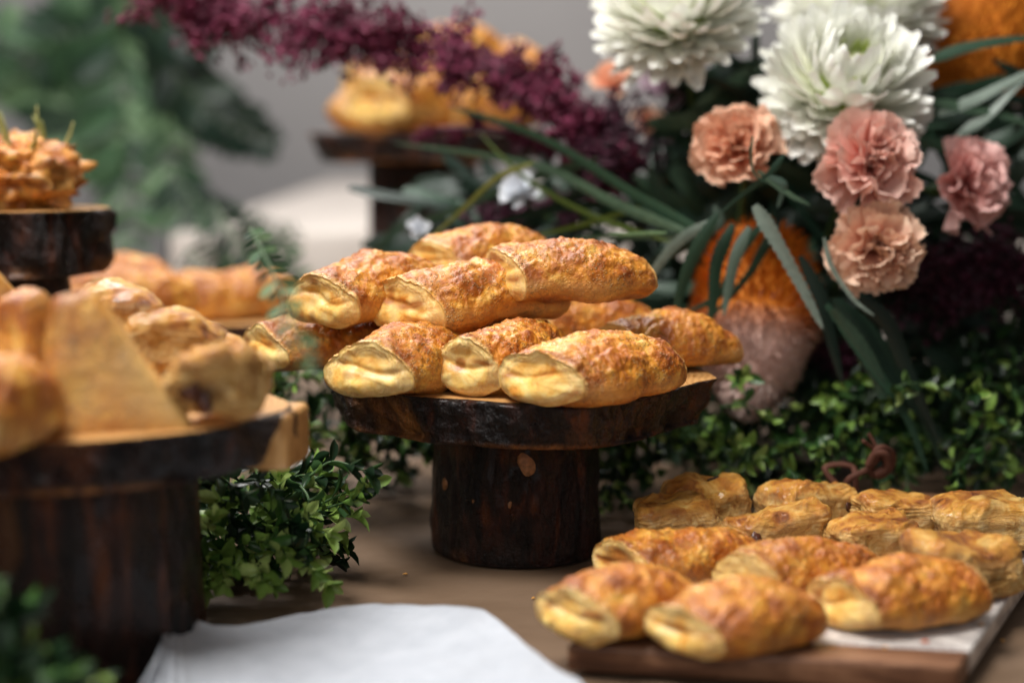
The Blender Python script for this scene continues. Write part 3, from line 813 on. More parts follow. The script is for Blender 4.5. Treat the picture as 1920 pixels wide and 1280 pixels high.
# ------------------------------------------------------------------ pastries on the near stand
def turnover(label, p, rot, S, T, seed, group, name='triangle_turnover', poly=None):
    """puffed triangular pastry: rounded triangle S wide, T thick, lying in local XZ with thickness along Y"""
    nu, nv = 46, 120
    t = np.linspace(0, 2 * np.pi, nv, endpoint=False)
    poly = poly or [(-.42, -.5), (.55, -.48), (.50, -.30), (-.05, .52), (-.32, .46)]
    # distance to the outline along each direction from the centroid
    rad = np.full(nv, 9.0)
    for (x0, z0), (x1, z1_) in zip(poly, poly[1:] + poly[:1]):
        ex_, ez = x1 - x0, z1_ - z0
        dx, dz = np.sin(t), np.cos(t)
        den = dx * ez - dz * ex_
        den = np.where(np.abs(den) < 1e-9, 1e-9, den)
        rr = (x0 * ez - z0 * ex_) / den
        q = (x0 * dz - z0 * dx) / den
        rad = np.where((rr > 0) & (q >= -1e-6) & (q <= 1 + 1e-6), np.minimum(rad, rr), rad)
    rad = np.where(rad > 5, .5, rad)
    for _ in range(2): rad = (np.roll(rad, 1) + 2 * rad + np.roll(rad, -1)) / 4
    ox, oz = rad * np.sin(t), rad * np.cos(t)
    P = []
    for i in range(nu):
        b = -math.pi / 2 + math.pi * i / (nu - 1)
        s = abs(math.cos(b)) ** 0.20
        y = math.copysign(abs(math.sin(b)) ** 0.8, math.sin(b)) * T / 2
        P.append(np.stack([ox * S * s, np.full(nv, y), oz * S * s], 1))
    P = np.concatenate(P)
    off = seed * 3.1
    n = P / (np.linalg.norm(P, axis=1, keepdims=True) + 1e-6)
    rim = 1 - np.abs(P[:, 1]) / (T / 2)
    lay = np.sin(P[:, 1] * 2 * np.pi / .005 + 2 * noise(P + off, 40, seed))
    d = .0022 * fbm(P + off, 30, seed, 3) + .0009 * lay * np.clip(rim, 0, 1)
    P += n * d[:, None]
    body = mesh('flaky_body', P, gridfaces(nu, nv), M['crust'], {'toast': np.clip(.55 * fbm(P * np.array([1, 1, .4]) + off, 40, seed + 1, 2) + .5 * np.clip((np.hypot(P[:, 0], P[:, 2]) / S - .36) * 5, 0, 1), 0, .8), 'pale': np.clip(.5 + 1.2 * noise(P * np.array([1, 1, .35]) + off, 40, seed + 3), 0, 1)})
    r = thing(name, label, 'pastry', p, rot, group)
    link('flaky_body', body, r)
    return r
GL = 'pastries on the near log stand'
RZ = lambda a: Matrix.Rotation(R(a), 3, 'Z')
RX = lambda a: Matrix.Rotation(R(a), 3, 'X')
RY = lambda a: Matrix.Rotation(R(a), 3, 'Y')
turnover('pale triangular turnover standing upright on the near log stand', at(196, 688, .735), RZ(14) @ RX(-8), .082, .024, 5, GL)
turnover('narrow brown turnover leaning edge-on against the pale upright triangle', at(84, 672, .775), RZ(72) @ RX(-6), .080, .024, 6, GL)
turnover('turnover mostly cut off by the picture edge behind the edge-on one', at(-22, 610, .83), RZ(50) @ RX(-12), .080, .040, 7, GL)
pastry('rolled pastry with dark mottled cut end sitting before the turnovers', -10, 768, LZ + .019, 75, 41, L=.060, W=.044, H=.044, shear=.1, far=.8, group=GL)
glazed('flaky pastry block with dark filling in its cut face, at the bare slab edge', on(418, 724, LZ + .019), 78, 42, L=.050, W=.047, H=.037, spots=[(-.25, -.5, .05, 'f'), (-.1, -.5, -.15, 'f')], group=GL)
glazed('glossy brown glazed pastry lying behind the dark filled block', at(322, 660, .835), 18, 43, L=.066, W=.044, H=.034, group=GL, pitch=-12)
glazed('glazed pastry with a single black raisin, behind the upright triangle', at(222, 606, .86), 20, 44, L=.054, W=.042, H=.034, spots=[(-.2, -.5, .2, 'r'), (-.24, -.5, .16, 'r')], group=GL, pitch=-12)
glazed('glazed pastry half hidden under the glossy brown one', on(350, 690, LZ + .014), 40, 46, L=.070, W=.050, H=.030, group=GL)

# crumbly bun with herbs on the tall narrow stand
c = at(28, 352, 1.16)
bun = thing('crumbly_bun', 'crumbly golden bun with dry herb sprigs on the tall narrow stand', 'bun', (c.x, 1.16, 0.237))
def lumpy(name, rx, ry, rz, seed, m, amp=.22, s=3.2):
    nu, nv = 40, 70
    P = []
    for i in range(nu):
        u = -math.pi / 2 + math.pi * i / (nu - 1)
        for j in range(nv):
            v = 2 * math.pi * j / nv
            P.append((math.cos(u) * math.cos(v), math.cos(u) * math.sin(v), math.sin(u)))
    P = np.array(P); P *= (1 + amp * fbm(P, s, seed, 3))[:, None]
    P *= np.array([rx, ry, rz])
    return mesh(name, P, gridfaces(nu, nv), m, {'toast': np.clip(.6 * fbm(P, 90, seed), 0, .7), 'side': np.zeros(len(P)), 'pale': np.clip(noise(P, 60, seed + 2), 0, .5)})
link('bun_body', lumpy('bun_body', .052, .048, .031, 3, M['crust'], .30, 4.5), bun, Matrix.Translation((0, 0, .026)))
rnd = random.Random(5)
for k in range(14):
    x, y = rnd.uniform(-.035, .03), rnd.uniform(-.03, .03)
    tp = Vector((x * 1.4 + rnd.uniform(-.012, .012), y * 1.2, .068 + rnd.uniform(0, .016)))
    tube('herb_sprig', [Vector((x, y, .038)), Vector((x, y, .038)).lerp(tp, .5) + Vector((.004, 0, 0)), tp], lambda f: .0022 * (1 - .7 * f), M['herb'], bun, nv=5, res=4)

# yellow pastries on the far stand
GF = 'yellow pastries on the far stand'
turnover('yellow turnover slumped at the outer end of the far stand', at(700, 192, 1.70), RZ(-25) @ RX(-38) @ RY(20), .090, .05, 11, GF)
pastry('broad yellow roll in the middle of the far stand', 790, 200, 0, 40, 56, L=.12, W=.09, H=.075, group=GF, Y=1.66)
pastry('yellow roll lying across the slumped turnover on the far stand', 745, 168, 0, 15, 57, L=.10, W=.07, H=.06, group=GF, Y=1.72)
pastry('golden roll at the bouquet side of the far stand', 910, 205, 0, 20, 51, L=.11, W=.075, H=.06, group=GF, Y=1.68)
pastry('golden roll stacked above the burgundy plume on the far stand', 872, 92, 0, 15, 52, L=.085, W=.06, H=.05, group=GF, Y=1.72)
pastry('golden roll sloping beside the topmost one on the far stand', 962, 128, 0, -35, 53, L=.09, W=.06, H=.05, group=GF, Y=1.72)
pastry('golden roll supporting the stack under the burgundy plume', 850, 150, 0, 10, 54, L=.11, W=.08, H=.06, group=GF, Y=1.73)

# ------------------------------------------------------------------ paper napkin
def napkin():
    edge = [(296, 1262), (312, 1200), (340, 1146), (368, 1160), (400, 1172), (470, 1166), (540, 1150), (610, 1140), (700, 1138), (790, 1149), (860, 1156), (905, 1160), (935, 1182), (985, 1222), (1045, 1258), (1088, 1278)]
    pts = [on(x, y, 0.016) for x, y in edge]
    n = 150
    # resample
    acc = [0]
    for a, b in zip(pts, pts[1:]): acc.append(acc[-1] + (b - a).length)
    E = []
    for i in range(n):
        s = acc[-1] * i / (n - 1)
        k = max(j for j in range(len(acc)) if acc[j] <= s + 1e-9); k = min(k, len(pts) - 2)
        f = (s - acc[k]) / (acc[k + 1] - acc[k])
        E.append(pts[k].lerp(pts[k + 1], f))
    for _ in range(2):
        E = [E[0]] + [(E[i - 1] + E[i] * 2 + E[i + 1]) / 4 for i in range(1, n - 1)] + [E[-1]]
    V = []; m = 60
    ym = 0.56
    for k in range(m):
        f = k / (m - 1)
        for i, p in enumerate(E):
            g = i / (n - 1)
            xe = -0.19 + 0.27 * g
            q = Vector((p.x + (xe - p.x) * f, p.y + (ym - p.y) * f, 0))
            q.z = 0.016 * (1 - f) ** 1.2 + 0.003 + 0.004 * math.sin(g * 9 + 1) * (1 - f * .5)
            pleat = max(0, 1 - g / 0.24)
            q.z += 0.008 * pleat * math.sin(g * 150) * (0.25 + f)
            V.append(q)
    V = np.array([tuple(v) for v in V]); V[:, 2] += 0.0008 * fbm(V, 60, 4) + 0.0022 * np.abs(noise(V * np.array([1, .5, 1]), 22, 8)) - 0.0008 ; V[:, 2] = np.maximum(V[:, 2], .0015)
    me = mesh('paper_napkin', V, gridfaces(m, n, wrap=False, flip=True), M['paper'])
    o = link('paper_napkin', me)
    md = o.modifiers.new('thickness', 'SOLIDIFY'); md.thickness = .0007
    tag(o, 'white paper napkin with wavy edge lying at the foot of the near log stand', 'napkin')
napkin()

# ------------------------------------------------------------------ leaves
def leaf_mesh(name, L, W, m, cup=.25, fold=.3, nu=6, nv=5, tip=1.0, curl=.15):
    V = []
    for i in range(nu):
        f = i / (nu - 1)
        wd = W / 2 * (math.sin(math.pi * min(1, (f * .93 + .05)) ** 1.25) ** .75) * (1 if f < .99 else .12)
        for j in range(nv):
            s = -1 + 2 * j / (nv - 1)
            V.append((s * wd, L * f, abs(s) * wd * fold + curl * L * (f - .5) ** 2 * -1 + cup * wd * s * s))
    return mesh(name, V, gridfaces(nu, nv, wrap=False), m)
class Foliage:
    """collects leaves (mesh, world matrix); the ones that show largest become leaf objects, the rest one part"""
    def __init__(s, root): s.root = root; s.items = []
    def add(s, me, Mx): s.items.append((me, Mx))
    def build(s, n=300, key=None, name='leaf'):
        key = key or (lambda it: (it[1].translation - CAMP).length)
        it = sorted(s.items, key=key)
        inv = s.root.matrix_basis.inverted()
        for me, Mx in it[:n]: link(name, me, s.root, inv @ Mx)
        rest = it[n:]
        if rest:
            V = []; F = []; mats = []; mi = []
            cache = {}
            for me, Mx in rest:
                if me.name not in cache:
                    co = np.empty(len(me.vertices) * 3, np.float32); me.vertices.foreach_get('co', co)
                    cache[me.name] = (co.reshape(-1, 3), [tuple(p.vertices) for p in me.polygons])
                co, fs = cache[me.name]
                W_ = np.array(inv @ Mx)
                o = sum(len(x) for x in V)if False else s_off(V)
                V.append(co @ W_[:3, :3].T + W_[:3, 3])
                F.extend([tuple(i + o for i in f) for f in fs])
                mt = me.materials[0]
                if mt not in mats: mats.append(mt)
                mi.extend([mats.index(mt)] * len(fs))
            o = link('inner_foliage', mesh('inner_foliage', np.concatenate(V), F, mats, None, True, mi), s.root)
            o['kind'] = 'stuff'
_off = {}
def s_off(V):
    k = id(V)
    c, n = _off.get(k, (0, 0))
    while n < len(V):
        c += len(V[n]); n += 1
    _off[k] = (c, n)
    return c
BX = [leaf_mesh('leaf', .0185, .0078, M['box'], curl=.3), leaf_mesh('leaf', .0160, .0080, M['box'], fold=.5, curl=.5), leaf_mesh('leaf', .0140, .0076, M['box'], curl=-.3)]
BT = [leaf_mesh('leaf', .0170, .0078, M['boxtip'], curl=.35), leaf_mesh('leaf', .0130, .0066, M['boxtip'], fold=.5, curl=-.25)]
BD = [leaf_mesh('leaf', .0170, .0085, M['boxshade'], curl=.3), leaf_mesh('leaf', .0150, .0075, M['boxshade'], curl=-.3)]
def sprig(fol, root, p, d, L, rnd, tips=0.5, droop=.25, stem=True, scale=1.0, dark=0.0):
    d = d.normalized()
    q = p + d * L * .5 + Vector((rnd.uniform(-.1, .1), rnd.uniform(-.1, .1), .05)) * L
    e = p + d * L + Vector((rnd.uniform(-.15, .15), rnd.uniform(-.15, .15), -droop)) * L
    if e.z < .006: e.z = .006
    if stem:
        me, C = tube('stem', [p, q, e], lambda f: .0011 * (1 - .5 * f), M['stem'], None, nv=5, res=5, rel=root.matrix_basis.translation)
        link('stem', me, root)
    n = max(3, int(L / .013))
    bright = rnd.random() < tips
    for k in range(n + 1):
        f = (k + .6) / (n + .6)
        c = p.lerp(q, f * 2) if f < .5 else q.lerp(e, f * 2 - 1)
        tg = ((q - p) if f < .5 else (e - q)).normalized()
        last = k >= n - 1
        cnt = 2 if not last else 4
        ph = k * 1.57 + rnd.uniform(-.4, .4)
        x = tg.cross(Vector((.3, .2, 1))).normalized(); y = tg.cross(x)
        for j in range(cnt):
            a = ph + 2 * math.pi * j / cnt
            side = x * math.cos(a) + y * math.sin(a)
            out = (tg * (.65 if not last else 1.3) + side).normalized()
            if c.z + out.z * .014 * scale < .003:
                out.z = abs(out.z) * .3
            z = (tg - out * tg.dot(out)); z = z.normalized() if z.length > 1e-3 else Vector((0, 0, 1))
            Mx = Matrix((out.cross(z), out, z)).transposed().to_4x4()
            Mx = Matrix.Translation(c) @ Mx @ Matrix.Rotation(rnd.uniform(-.5, .5), 4, 'Y') @ Matrix.Scale(scale * rnd.uniform(.72, 1.12), 4)
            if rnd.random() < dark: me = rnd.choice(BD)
            elif bright and f > .55: me = rnd.choice(BT)
            elif last and rnd.random() < .35: me = rnd.choice(BT)
            else: me = rnd.choice(BX)
            fol.add(me, Mx)
def garland(label, loc, group='boxwood garland lengths'):
    r = thing('boxwood_garland', label, 'garland', loc, None, group)
    return r, Foliage(r)
rnd = random.Random(77)
def vol(a): return rnd.uniform(-a, a)
# 1. length beside the near stand, in focus
g1, f1 = garland('boxwood garland lying on brown paper between near stand and log pedestal', at(440, 1040, .88) * 1)
g1.matrix_basis = Matrix.Translation((at(440, 1040, .88).x, .9, 0))
targets = [(715, 905, .90), (690, 925, .91), (600, 1000, .87), (640, 965, .90), (585, 1095, .84), (545, 1040, .85), (520, 1080, .84), (570, 1060, .85), (620, 940, .93), (500, 1010, .86), (480, 1100, .84), (400, 1085, .85), (365, 1100, .85), (430, 930, .88), (530, 905, .9), (590, 890, .93), (470, 900, .9), (560, 960, .88), (390, 960, .86), (440, 1060, .85), (640, 1000, .92)]
core = [at(330, 960, .95), at(430, 980, .93), at(500, 950, .95), at(420, 1040, .90), at(520, 990, .92), at(360, 1050, .90)]
for k, (px, py, Y) in enumerate(targets):
    e = at(px, py, Y)
    c = min(core, key=lambda q: (q - e).length + rnd.uniform(0, .03))
    c = Vector(c); c.z = max(c.z, .02)
    d = e - c
    sprig(f1, g1, c, d, max(.035, d.length), rnd, tips=.75, droop=.02)
for k in range(75):
    px = rnd.uniform(320, 600); py = rnd.uniform(885, 1060); Y = rnd.uniform(.89, 1.02)
    p = at(px, py, Y)
    if p.z < .012: p.z = .012
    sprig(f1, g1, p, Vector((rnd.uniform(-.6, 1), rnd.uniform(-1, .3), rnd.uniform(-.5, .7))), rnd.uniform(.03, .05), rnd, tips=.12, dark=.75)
f1.build(300)
# 2. length passing behind the log pedestal
g2, f2 = garland('boxwood garland passing behind the log pedestal under its slab', (0, 0, 0))
g2.matrix_basis = Matrix.Translation((at(640, 800, 1.1).x, 1.15, 0))
for k in range(95):
    px = rnd.uniform(500, 830); Y = rnd.uniform(1.06, 1.24)
    py = rnd.uniform(690, 900)
    p = at(px, py, Y)
    if p.z < .015: p.z = .015
    if px > 700 and Y < 1.15: p.y += .08
    front = Y < 1.13
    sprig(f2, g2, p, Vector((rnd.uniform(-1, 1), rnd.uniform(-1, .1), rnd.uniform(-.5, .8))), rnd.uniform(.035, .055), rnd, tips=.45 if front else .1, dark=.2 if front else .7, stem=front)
f2.build(300)
# 3. long length along the bouquet
g3, f3 = garland('long boxwood garland lying under the bouquet and behind the serving board', (0, 0, 0))
g3.matrix_basis = Matrix.Translation((at(1500, 850, 1.2).x, 1.25, 0))
for k in range(330):
    px = rnd.uniform(1095, 1960); Y = rnd.uniform(1.08, 1.38)
    top = 740 if px < 1650 else 740 - (px - 1650) * .55
    py = rnd.uniform(top, 940 if px < 1500 else 885)
    p = at(px, py, Y)
    if p.z < .018: p.z = .018 + rnd.uniform(0, .02)
    front = Y < 1.17
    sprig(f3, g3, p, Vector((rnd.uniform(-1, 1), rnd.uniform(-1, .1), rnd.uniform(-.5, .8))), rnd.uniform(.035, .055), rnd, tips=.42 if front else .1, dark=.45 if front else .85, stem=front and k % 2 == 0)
f3.build(300)
# 4. blurred corner sprigs in front of the near stand
g4, f4 = garland('blurred boxwood tuft at the front foot of the near stand', (at(40, 1260, .62).x, .62, 0))
for k in range(34):
    p = at(rnd.uniform(-110, 25), rnd.uniform(1180, 1350), rnd.uniform(.585, .64))
    if p.z < .01: p.z = .01
    sprig(f4, g4, p, Vector((rnd.uniform(-.4, 1), rnd.uniform(-.6, .3), rnd.uniform(-.3, 1))), rnd.uniform(.025, .04), rnd, tips=.08, dark=.8, stem=False)
f4.build(300)

# ------------------------------------------------------------------ ribbons: long narrow leaves
def strap(root, pts, width, m, serr=0.0, name='leaf', fold=.16, twist=0.0, face=None):
    pts = [Vector(p) for p in pts]
    n = len(pts); C = []; res = 12
    for i in range(n - 1):
        p0 = pts[max(i - 1, 0)]; p1 = pts[i]; p2 = pts[i + 1]; p3 = pts[min(i + 2, n - 1)]
        for k in range(res):
            f = k / res
            C.append(0.5 * ((2 * p1) + (p2 - p0) * f + (2 * p0 - 5 * p1 + 4 * p2 - p3) * f * f + (3 * p1 - p0 - 3 * p2 + p3) * f ** 3))
    C.append(pts[-1])
    N = len(C); V = []
    rel = root.matrix_basis.inverted()
    for i, c in enumerate(C):
        f = i / (N - 1)
        tg = (C[min(i + 1, N - 1)] - C[max(i - 1, 0)]).normalized()
        v = (face or (CAMP - c)).normalized()
        side = tg.cross(v).normalized()
        nn = side.cross(tg).normalized()
        a = twist + .5 * math.sin(f * 3)
        s2 = side * math.cos(a) + nn * math.sin(a); n2 = nn * math.cos(a) - side * math.sin(a)
        wd = width * .36 * (min(1, .35 + f * 3.0)) * (1 - f ** 3.5 * .92)
        if serr: wd *= 1 + serr * (1 if i % 2 else -1)
        for s in (-1, -.5, 0, .5, 1):
            V.append(rel @ (c + s2 * s * wd + n2 * (-abs(s) * wd * fold + wd * fold * .5)))
    me = mesh(name, V, gridfaces(N, 5, wrap=False), m)
    return link(name, me, root)
def px3(Y, *a):
    out = []
    for q in a:
        out.append(at(q[0], q[1], q[2] if len(q) > 2 else Y))
    return out

# ------------------------------------------------------------------ flowers
def petal(name, L, W, m, cup, curl, nu=7, nv=5, ruffle=0, seed=0, shape=1.0, claw=.3):
    V = []; A = []
    rnd = random.Random(seed)
    ph = [rnd.uniform(0, 6.28) for _ in range(4)]
    for i in range(nu):
        f = i / (nu - 1)
        if ruffle: wd = W / 2 * (claw + (1 - claw) * f ** .8)
        else: wd = W / 2 * (math.sin(math.pi * min(1, f * .86 + .10)) ** .6)
        for j in range(nv):
            s = -1 + 2 * j / (nv - 1)
            ln = L * f * (1 - .18 * s * s if ruffle else 1)
            if ruffle and i == nu - 1: ln += L * .025 * (1 if j % 2 else -1) + L * .05 * math.sin(s * 4 + ph[2])
            z = cup * wd * s * s + curl * L * f * f
            if ruffle: z += ruffle * L * f ** 1.5 * (math.sin(s * 4.2 + ph[0]) * .8 + math.sin(s * 9.5 + ph[1]) * .35)
            V.append((s * wd, ln, z)); A.append(f)
    return mesh(name, V, gridfaces(nu, nv, wrap=False), m, {'along': A})
MUM_O = [petal('petal', .046, .0185, M['mum'], .5, .34, seed=1), petal('petal', .040, .0175, M['mum'], .5, .50, seed=2), petal('petal', .030, .0150, M['mum'], .6, .62, seed=3)]
MUM_I = [petal('petal', .016, .0075, M['mumin'], 1.0, .7, seed=4)]
def flower_frame(axis): return frame_from(axis)
def mum(label, px, py, Y, axis, Rr, n=170, seed=0):
    c = at(px, py, Y)
    r = thing('chrysanthemum', label, 'flower', c, None, 'white chrysanthemums')
    rn = random.Random(seed)
    Fr = frame_from(Vector(axis))
    for i in range(n):
        f = (i + .5) / n
        th = R(6) + R(118) * f ** .62
        ph = i * 2.39996
        d = Vector((math.sin(th) * math.cos(ph), math.sin(th) * math.sin(ph), math.cos(th)))
        d = (d + Vector((rn.uniform(-.1, .1),) * 3)).normalized()
        inward = Vector((0, 0, 1)) - d * d.z
        if inward.length < .02: inward = Vector((1, 0, 0))
        inward.normalize()
        dw = Fr @ d; zw = Fr @ inward
        x = dw.cross(zw)
        Mx = Matrix((x, dw, zw)).transposed().to_4x4()
        if f < .075: me = MUM_I[0]; s = 1.0; rad = .024 + .012 * (f / .075)
        else:
            me = MUM_O[2] if f < .30 else (MUM_O[1] if f < .62 else MUM_O[0])
            s = rn.uniform(.88, 1.12); rad = .030 if f < .30 else (.027 if f < .62 else .022)
        k = Rr / .072
        Mx = Matrix.Translation(dw * rad * k) @ Mx @ Matrix.Rotation(rn.uniform(-.35, .35), 4, 'Y') @ Matrix.Scale(s * k, 4)
        link('petal', me, r, Mx)
    lm = lumpy('flower_core', .026 * Rr / .072, .026 * Rr / .072, .026 * Rr / .072, 2, M['mumin'], .05)
    link('flower_core', lm, r)
    tube('stem', [Vector((0, 0, 0)), Fr @ Vector((0, 0, -.05)), Fr @ Vector((0, 0, -.06)) + Vector((.01, .05, -.06))], .003, M['stem'], r, nv=6, res=5)
    return r
mum('white chrysanthemum with green centre, right above the carnations', 1578, 172, 1.16, (0.05, -.72, .60), .072, 230, 1)
mum('white chrysanthemum standing alone against the grey wall, above the dark leaf', 1272, 32, 1.22, (-.25, -.55, .75), .073, 210, 2)
mum('white chrysanthemum behind the green centred one, against the upper banksia', 1610, 15, 1.29, (.15, -.5, .8), .080, 210, 3)

def carn_petals(m, k): return [petal('petal', .042, .050, M[m], .22, .20, 9, 17, .16, s + k, claw=.18) for s in range(5)]
def carnation(label, px, py, Y, axis, Rr, m, seed, n=34):
    c = at(px, py, Y)
    r = thing('carnation', label, 'flower', c, None, 'peach and pink carnations')
    P = carn_petals(m, seed * 7)
    rn = random.Random(seed)
    Fr = frame_from(Vector(axis))
    k = Rr / .044
    for i in range(n):
        f = (i + .5) / n
        th = R(4) + R(98) * f ** .8 + rn.uniform(-.16, .16)
        ph = i * 2.39996 + rn.uniform(-.3, .3)
        d = Vector((math.sin(th) * math.cos(ph), math.sin(th) * math.sin(ph), math.cos(th)))
        inward = Vector((0, 0, 1)) - d * d.z
        if inward.length < .02: inward = Vector((1, 0, 0))
        inward.normalize()
        dw = Fr @ d; zw = Fr @ inward; x = dw.cross(zw)
        Mx = Matrix((x, dw, zw)).transposed().to_4x4()
        s = k * (.62 + .42 * f) * rn.uniform(.9, 1.1)
        base = Fr @ Vector((0, 0, .006 * (1 - f) - .012 + .002)) * k
        link('petal', P[i % 5], r, Matrix.Translation(base) @ Mx @ Matrix.Rotation(rn.uniform(-.9, .9), 4, 'Y') @ Matrix.Scale(s, 4))
    b = Fr @ Vector((0, 0, -.01 * k))
    tube('calyx', [b, b + Fr @ Vector((0, 0, -.03 * k))], lambda f: .008 * k * (1 - .3 * f), M['stem'], r, nv=10, res=4)
    e = b + Fr @ Vector((0, 0, -.028 * k))
    tube('stem', [e, e + Fr @ Vector((0, 0, -.03)), e + Fr @ Vector((0, 0, -.05)) + Vector((0, .05, -.05))], .0028, M['stem'], r, nv=6, res=5)
    return r
carnation('orange peach carnation beside the white chrysanthemum, above the lower banksia', 1380, 268, 1.13, (-.25, -.8, .5), .037, 'peach', 1)
carnation('largest salmon pink carnation overlapping the green centred chrysanthemum', 1636, 300, 1.09, (.05, -.92, .25), .043, 'pink', 2)
carnation('apricot carnation hanging lowest, just under the salmon one', 1648, 468, 1.08, (.05, -.95, .0), .039, 'tan', 3)
carnation('dusky pink carnation facing sideways, apart from the other three', 1822, 345, 1.15, (.55, -.72, .15), .042, 'rose', 4)

def banksia(label, c, axis, L, Rr, seed, pale_from=.45, n=7000):
    r = thing('banksia_flower', label, 'flower', c, None, 'orange banksia flowers')
    rn = random.Random(seed)
    Fr = frame_from(Vector(axis))
    V = []; F = []; T = []
    core = []
    nu, nv = 24, 28
    prof = lambda f: Rr * (math.sin(math.pi * (0.12 + .88 * f)) ** .55) if f < 1 else 0
    for i in range(nu):
        f = i / (nu - 1)
        for j in range(nv):
            a = 2 * math.pi * j / nv
            p = Fr @ Vector((prof(f) * .9 * math.cos(a), prof(f) * .9 * math.sin(a), L * (f - .5)))
            core.append(p)
    link('flower_core', mesh('flower_core', core, gridfaces(nu, nv), M['bank'], {'tone': [max(0, min(1, (k // nv / (nu - 1) - pale_from) * 5)) for k in range(nu * nv)]}), r)
    for k in range(n):
        f = rn.random() ** .8; a = rn.uniform(0, 6.283)
        rad = prof(f)
        b = Vector((rad * .88 * math.cos(a), rad * .88 * math.sin(a), L * (f - .5)))
        o = Vector((math.cos(a), math.sin(a), -.55 if f < pale_from else .25 + (f > .85) * 2)).normalized()
        ln = rn.uniform(.008, .013) if f < pale_from + .1 else rn.uniform(.005, .007)
        s = Vector((-math.sin(a), math.cos(a), rn.uniform(-.5, .5))) * (.0007 if f < pale_from + .1 else .0009)
        e = b + o * ln + Vector((rn.uniform(-1, 1), rn.uniform(-1, 1), rn.uniform(-1, 1))) * .002
        i0 = len(V)
        mid = b.lerp(e, .6) + Vector((0, 0, .001))
        V += [Fr @ (b - s), Fr @ (b + s), Fr @ (mid + s), Fr @ (mid - s), Fr @ e]
        F += [(i0, i0 + 1, i0 + 2, i0 + 3), (i0 + 3, i0 + 2, i0 + 4)]
        tt = max(0, min(1, (f - pale_from + rn.uniform(-.06, .06)) * 9))
        T += [tt] * 5
    o = link('styles', mesh('styles', V, F, M['bank'], {'tone': T}, smooth=False), r)
    o['kind'] = 'stuff'
    return r
bk = banksia('orange banksia with pale pink fuzzy dome, beside the pointed pastry tip', at(1414, 606, 1.17), (-.12, -.42, -.90), .156, .052, 1, .48)
banksia('large deep orange banksia at the upper edge past the chrysanthemums', at(1850, 62, 1.34), (.3, -.3, .9), .15, .062, 2, 2.0)
HS = at(320, 588, 1.42)
stand('low broad log stand behind the near stand, under brown rolls', HS.x, 1.42, HS.z, .03, .17, .11, .07, .06, 59)
for k, (px, py, Y, yw, what) in enumerate([(190, 556, 1.36, 20, 'brown roll nearest the tall narrow stand, on the low broad stand'), (285, 562, 1.35, 35, 'brown roll between two others on the low broad stand'), (375, 566, 1.38, 10, 'brown roll half covered by feathery fronds on the low broad stand'), (470, 560, 1.40, 30, 'brown roll at the pile side end of the low broad stand'), (230, 528, 1.42, 5, 'brown roll lying across the top of the low broad stand')]):
    pastry(what, px, py, 0, yw, 70 + k, L=.095, W=.062, H=.048, group='brown rolls on the low broad stand', Y=Y)

# serrated leaves around the lower banksia
S = M
strap(bk, px3(1.07, (1415, 385), (1450, 440), (1500, 530), (1543, 616)), .020, M['straplight'], .12, twist=.3)
strap(bk, px3(1.09, (1405, 425), (1380, 480), (1366, 540), (1357, 592)), .013, M['straplight'], .0, twist=-.2)
strap(bk, px3(1.10, (1375, 420), (1345, 490), (1338, 560), (1330, 612)), .016, M['strap'], .1)
strap(bk, px3(1.09, (1345, 400), (1300, 480), (1277, 545), (1266, 592)), .016, M['strap'], .1)
strap(bk, px3(1.11, (1330, 415), (1270, 455), (1225, 510), (1188, 560)), .013, M['straplight'], .1)
strap(bk, px3(1.12, (1430, 420), (1390, 470), (1350, 550), (1290, 585)), .012, M['strap'], .1)
strap(bk, px3(1.13, (1460, 420), (1430, 470), (1400, 520), (1330, 600)), .012, M['strap'], .1)
strap(bk, px3(1.14, (1340, 385), (1350, 420), (1320, 440), (1300, 470)), .012, M['straplight'], .1)

ls = thing('leafy_stem', 'long narrow green leaves reaching from the bouquet over the pastry pile', 'foliage', at(1300, 440, 1.12))
strap(ls, px3(1.12, (1310, 430, 1.12), (1200, 372, 1.16), (1020, 262, 1.22), (845, 200, 1.27)), 0.0151, M['strap'], .0, twist=.2)
strap(ls, px3(1.12, (1300, 440, 1.12), (1160, 385, 1.17), (1000, 310, 1.24), (740, 268, 1.3)), 0.0130, M['strap'], .0)
strap(ls, px3(1.12, (1260, 455, 1.14), (1100, 400, 1.18), (980, 330, 1.22), (900, 250, 1.26)), 0.0072, M['olive'], .0)
strap(ls, px3(1.18, (1000, 305), (930, 335), (860, 400), (780, 470)), 0.0072, M['olive'], .0)
strap(ls, px3(1.18, (1200, 388), (1080, 425), (960, 452), (860, 480)), 0.0115, M['olive'], .0, twist=.6)
strap(ls, px3(1.08, (1250, 436), (1210, 437), (1175, 439), (1140, 438)), 0.0050, M['fern'], .0)
strap(ls, px3(1.15, (1290, 445), (1180, 445), (1080, 450), (960, 500)), 0.0130, M['strap'], .0, twist=.7)
strap(ls, px3(1.17, (1300, 460), (1230, 490), (1190, 500), (1120, 520)), 0.0130, M['strapdark'], .0, twist=.5)
strap(ls, px3(1.22, (1150, 380), (1000, 400), (880, 440), (760, 480)), 0.0158, M['strapdark'], .0, twist=.5)
strap(ls, px3(1.26, (1120, 300), (980, 340), (840, 400), (740, 430)), 0.0187, M['strap'], .0, twist=.5)
strap(ls, px3(1.28, (1160, 320), (1040, 390), (900, 470), (760, 500)), 0.0187, M['strapdark'], .0, twist=.2)

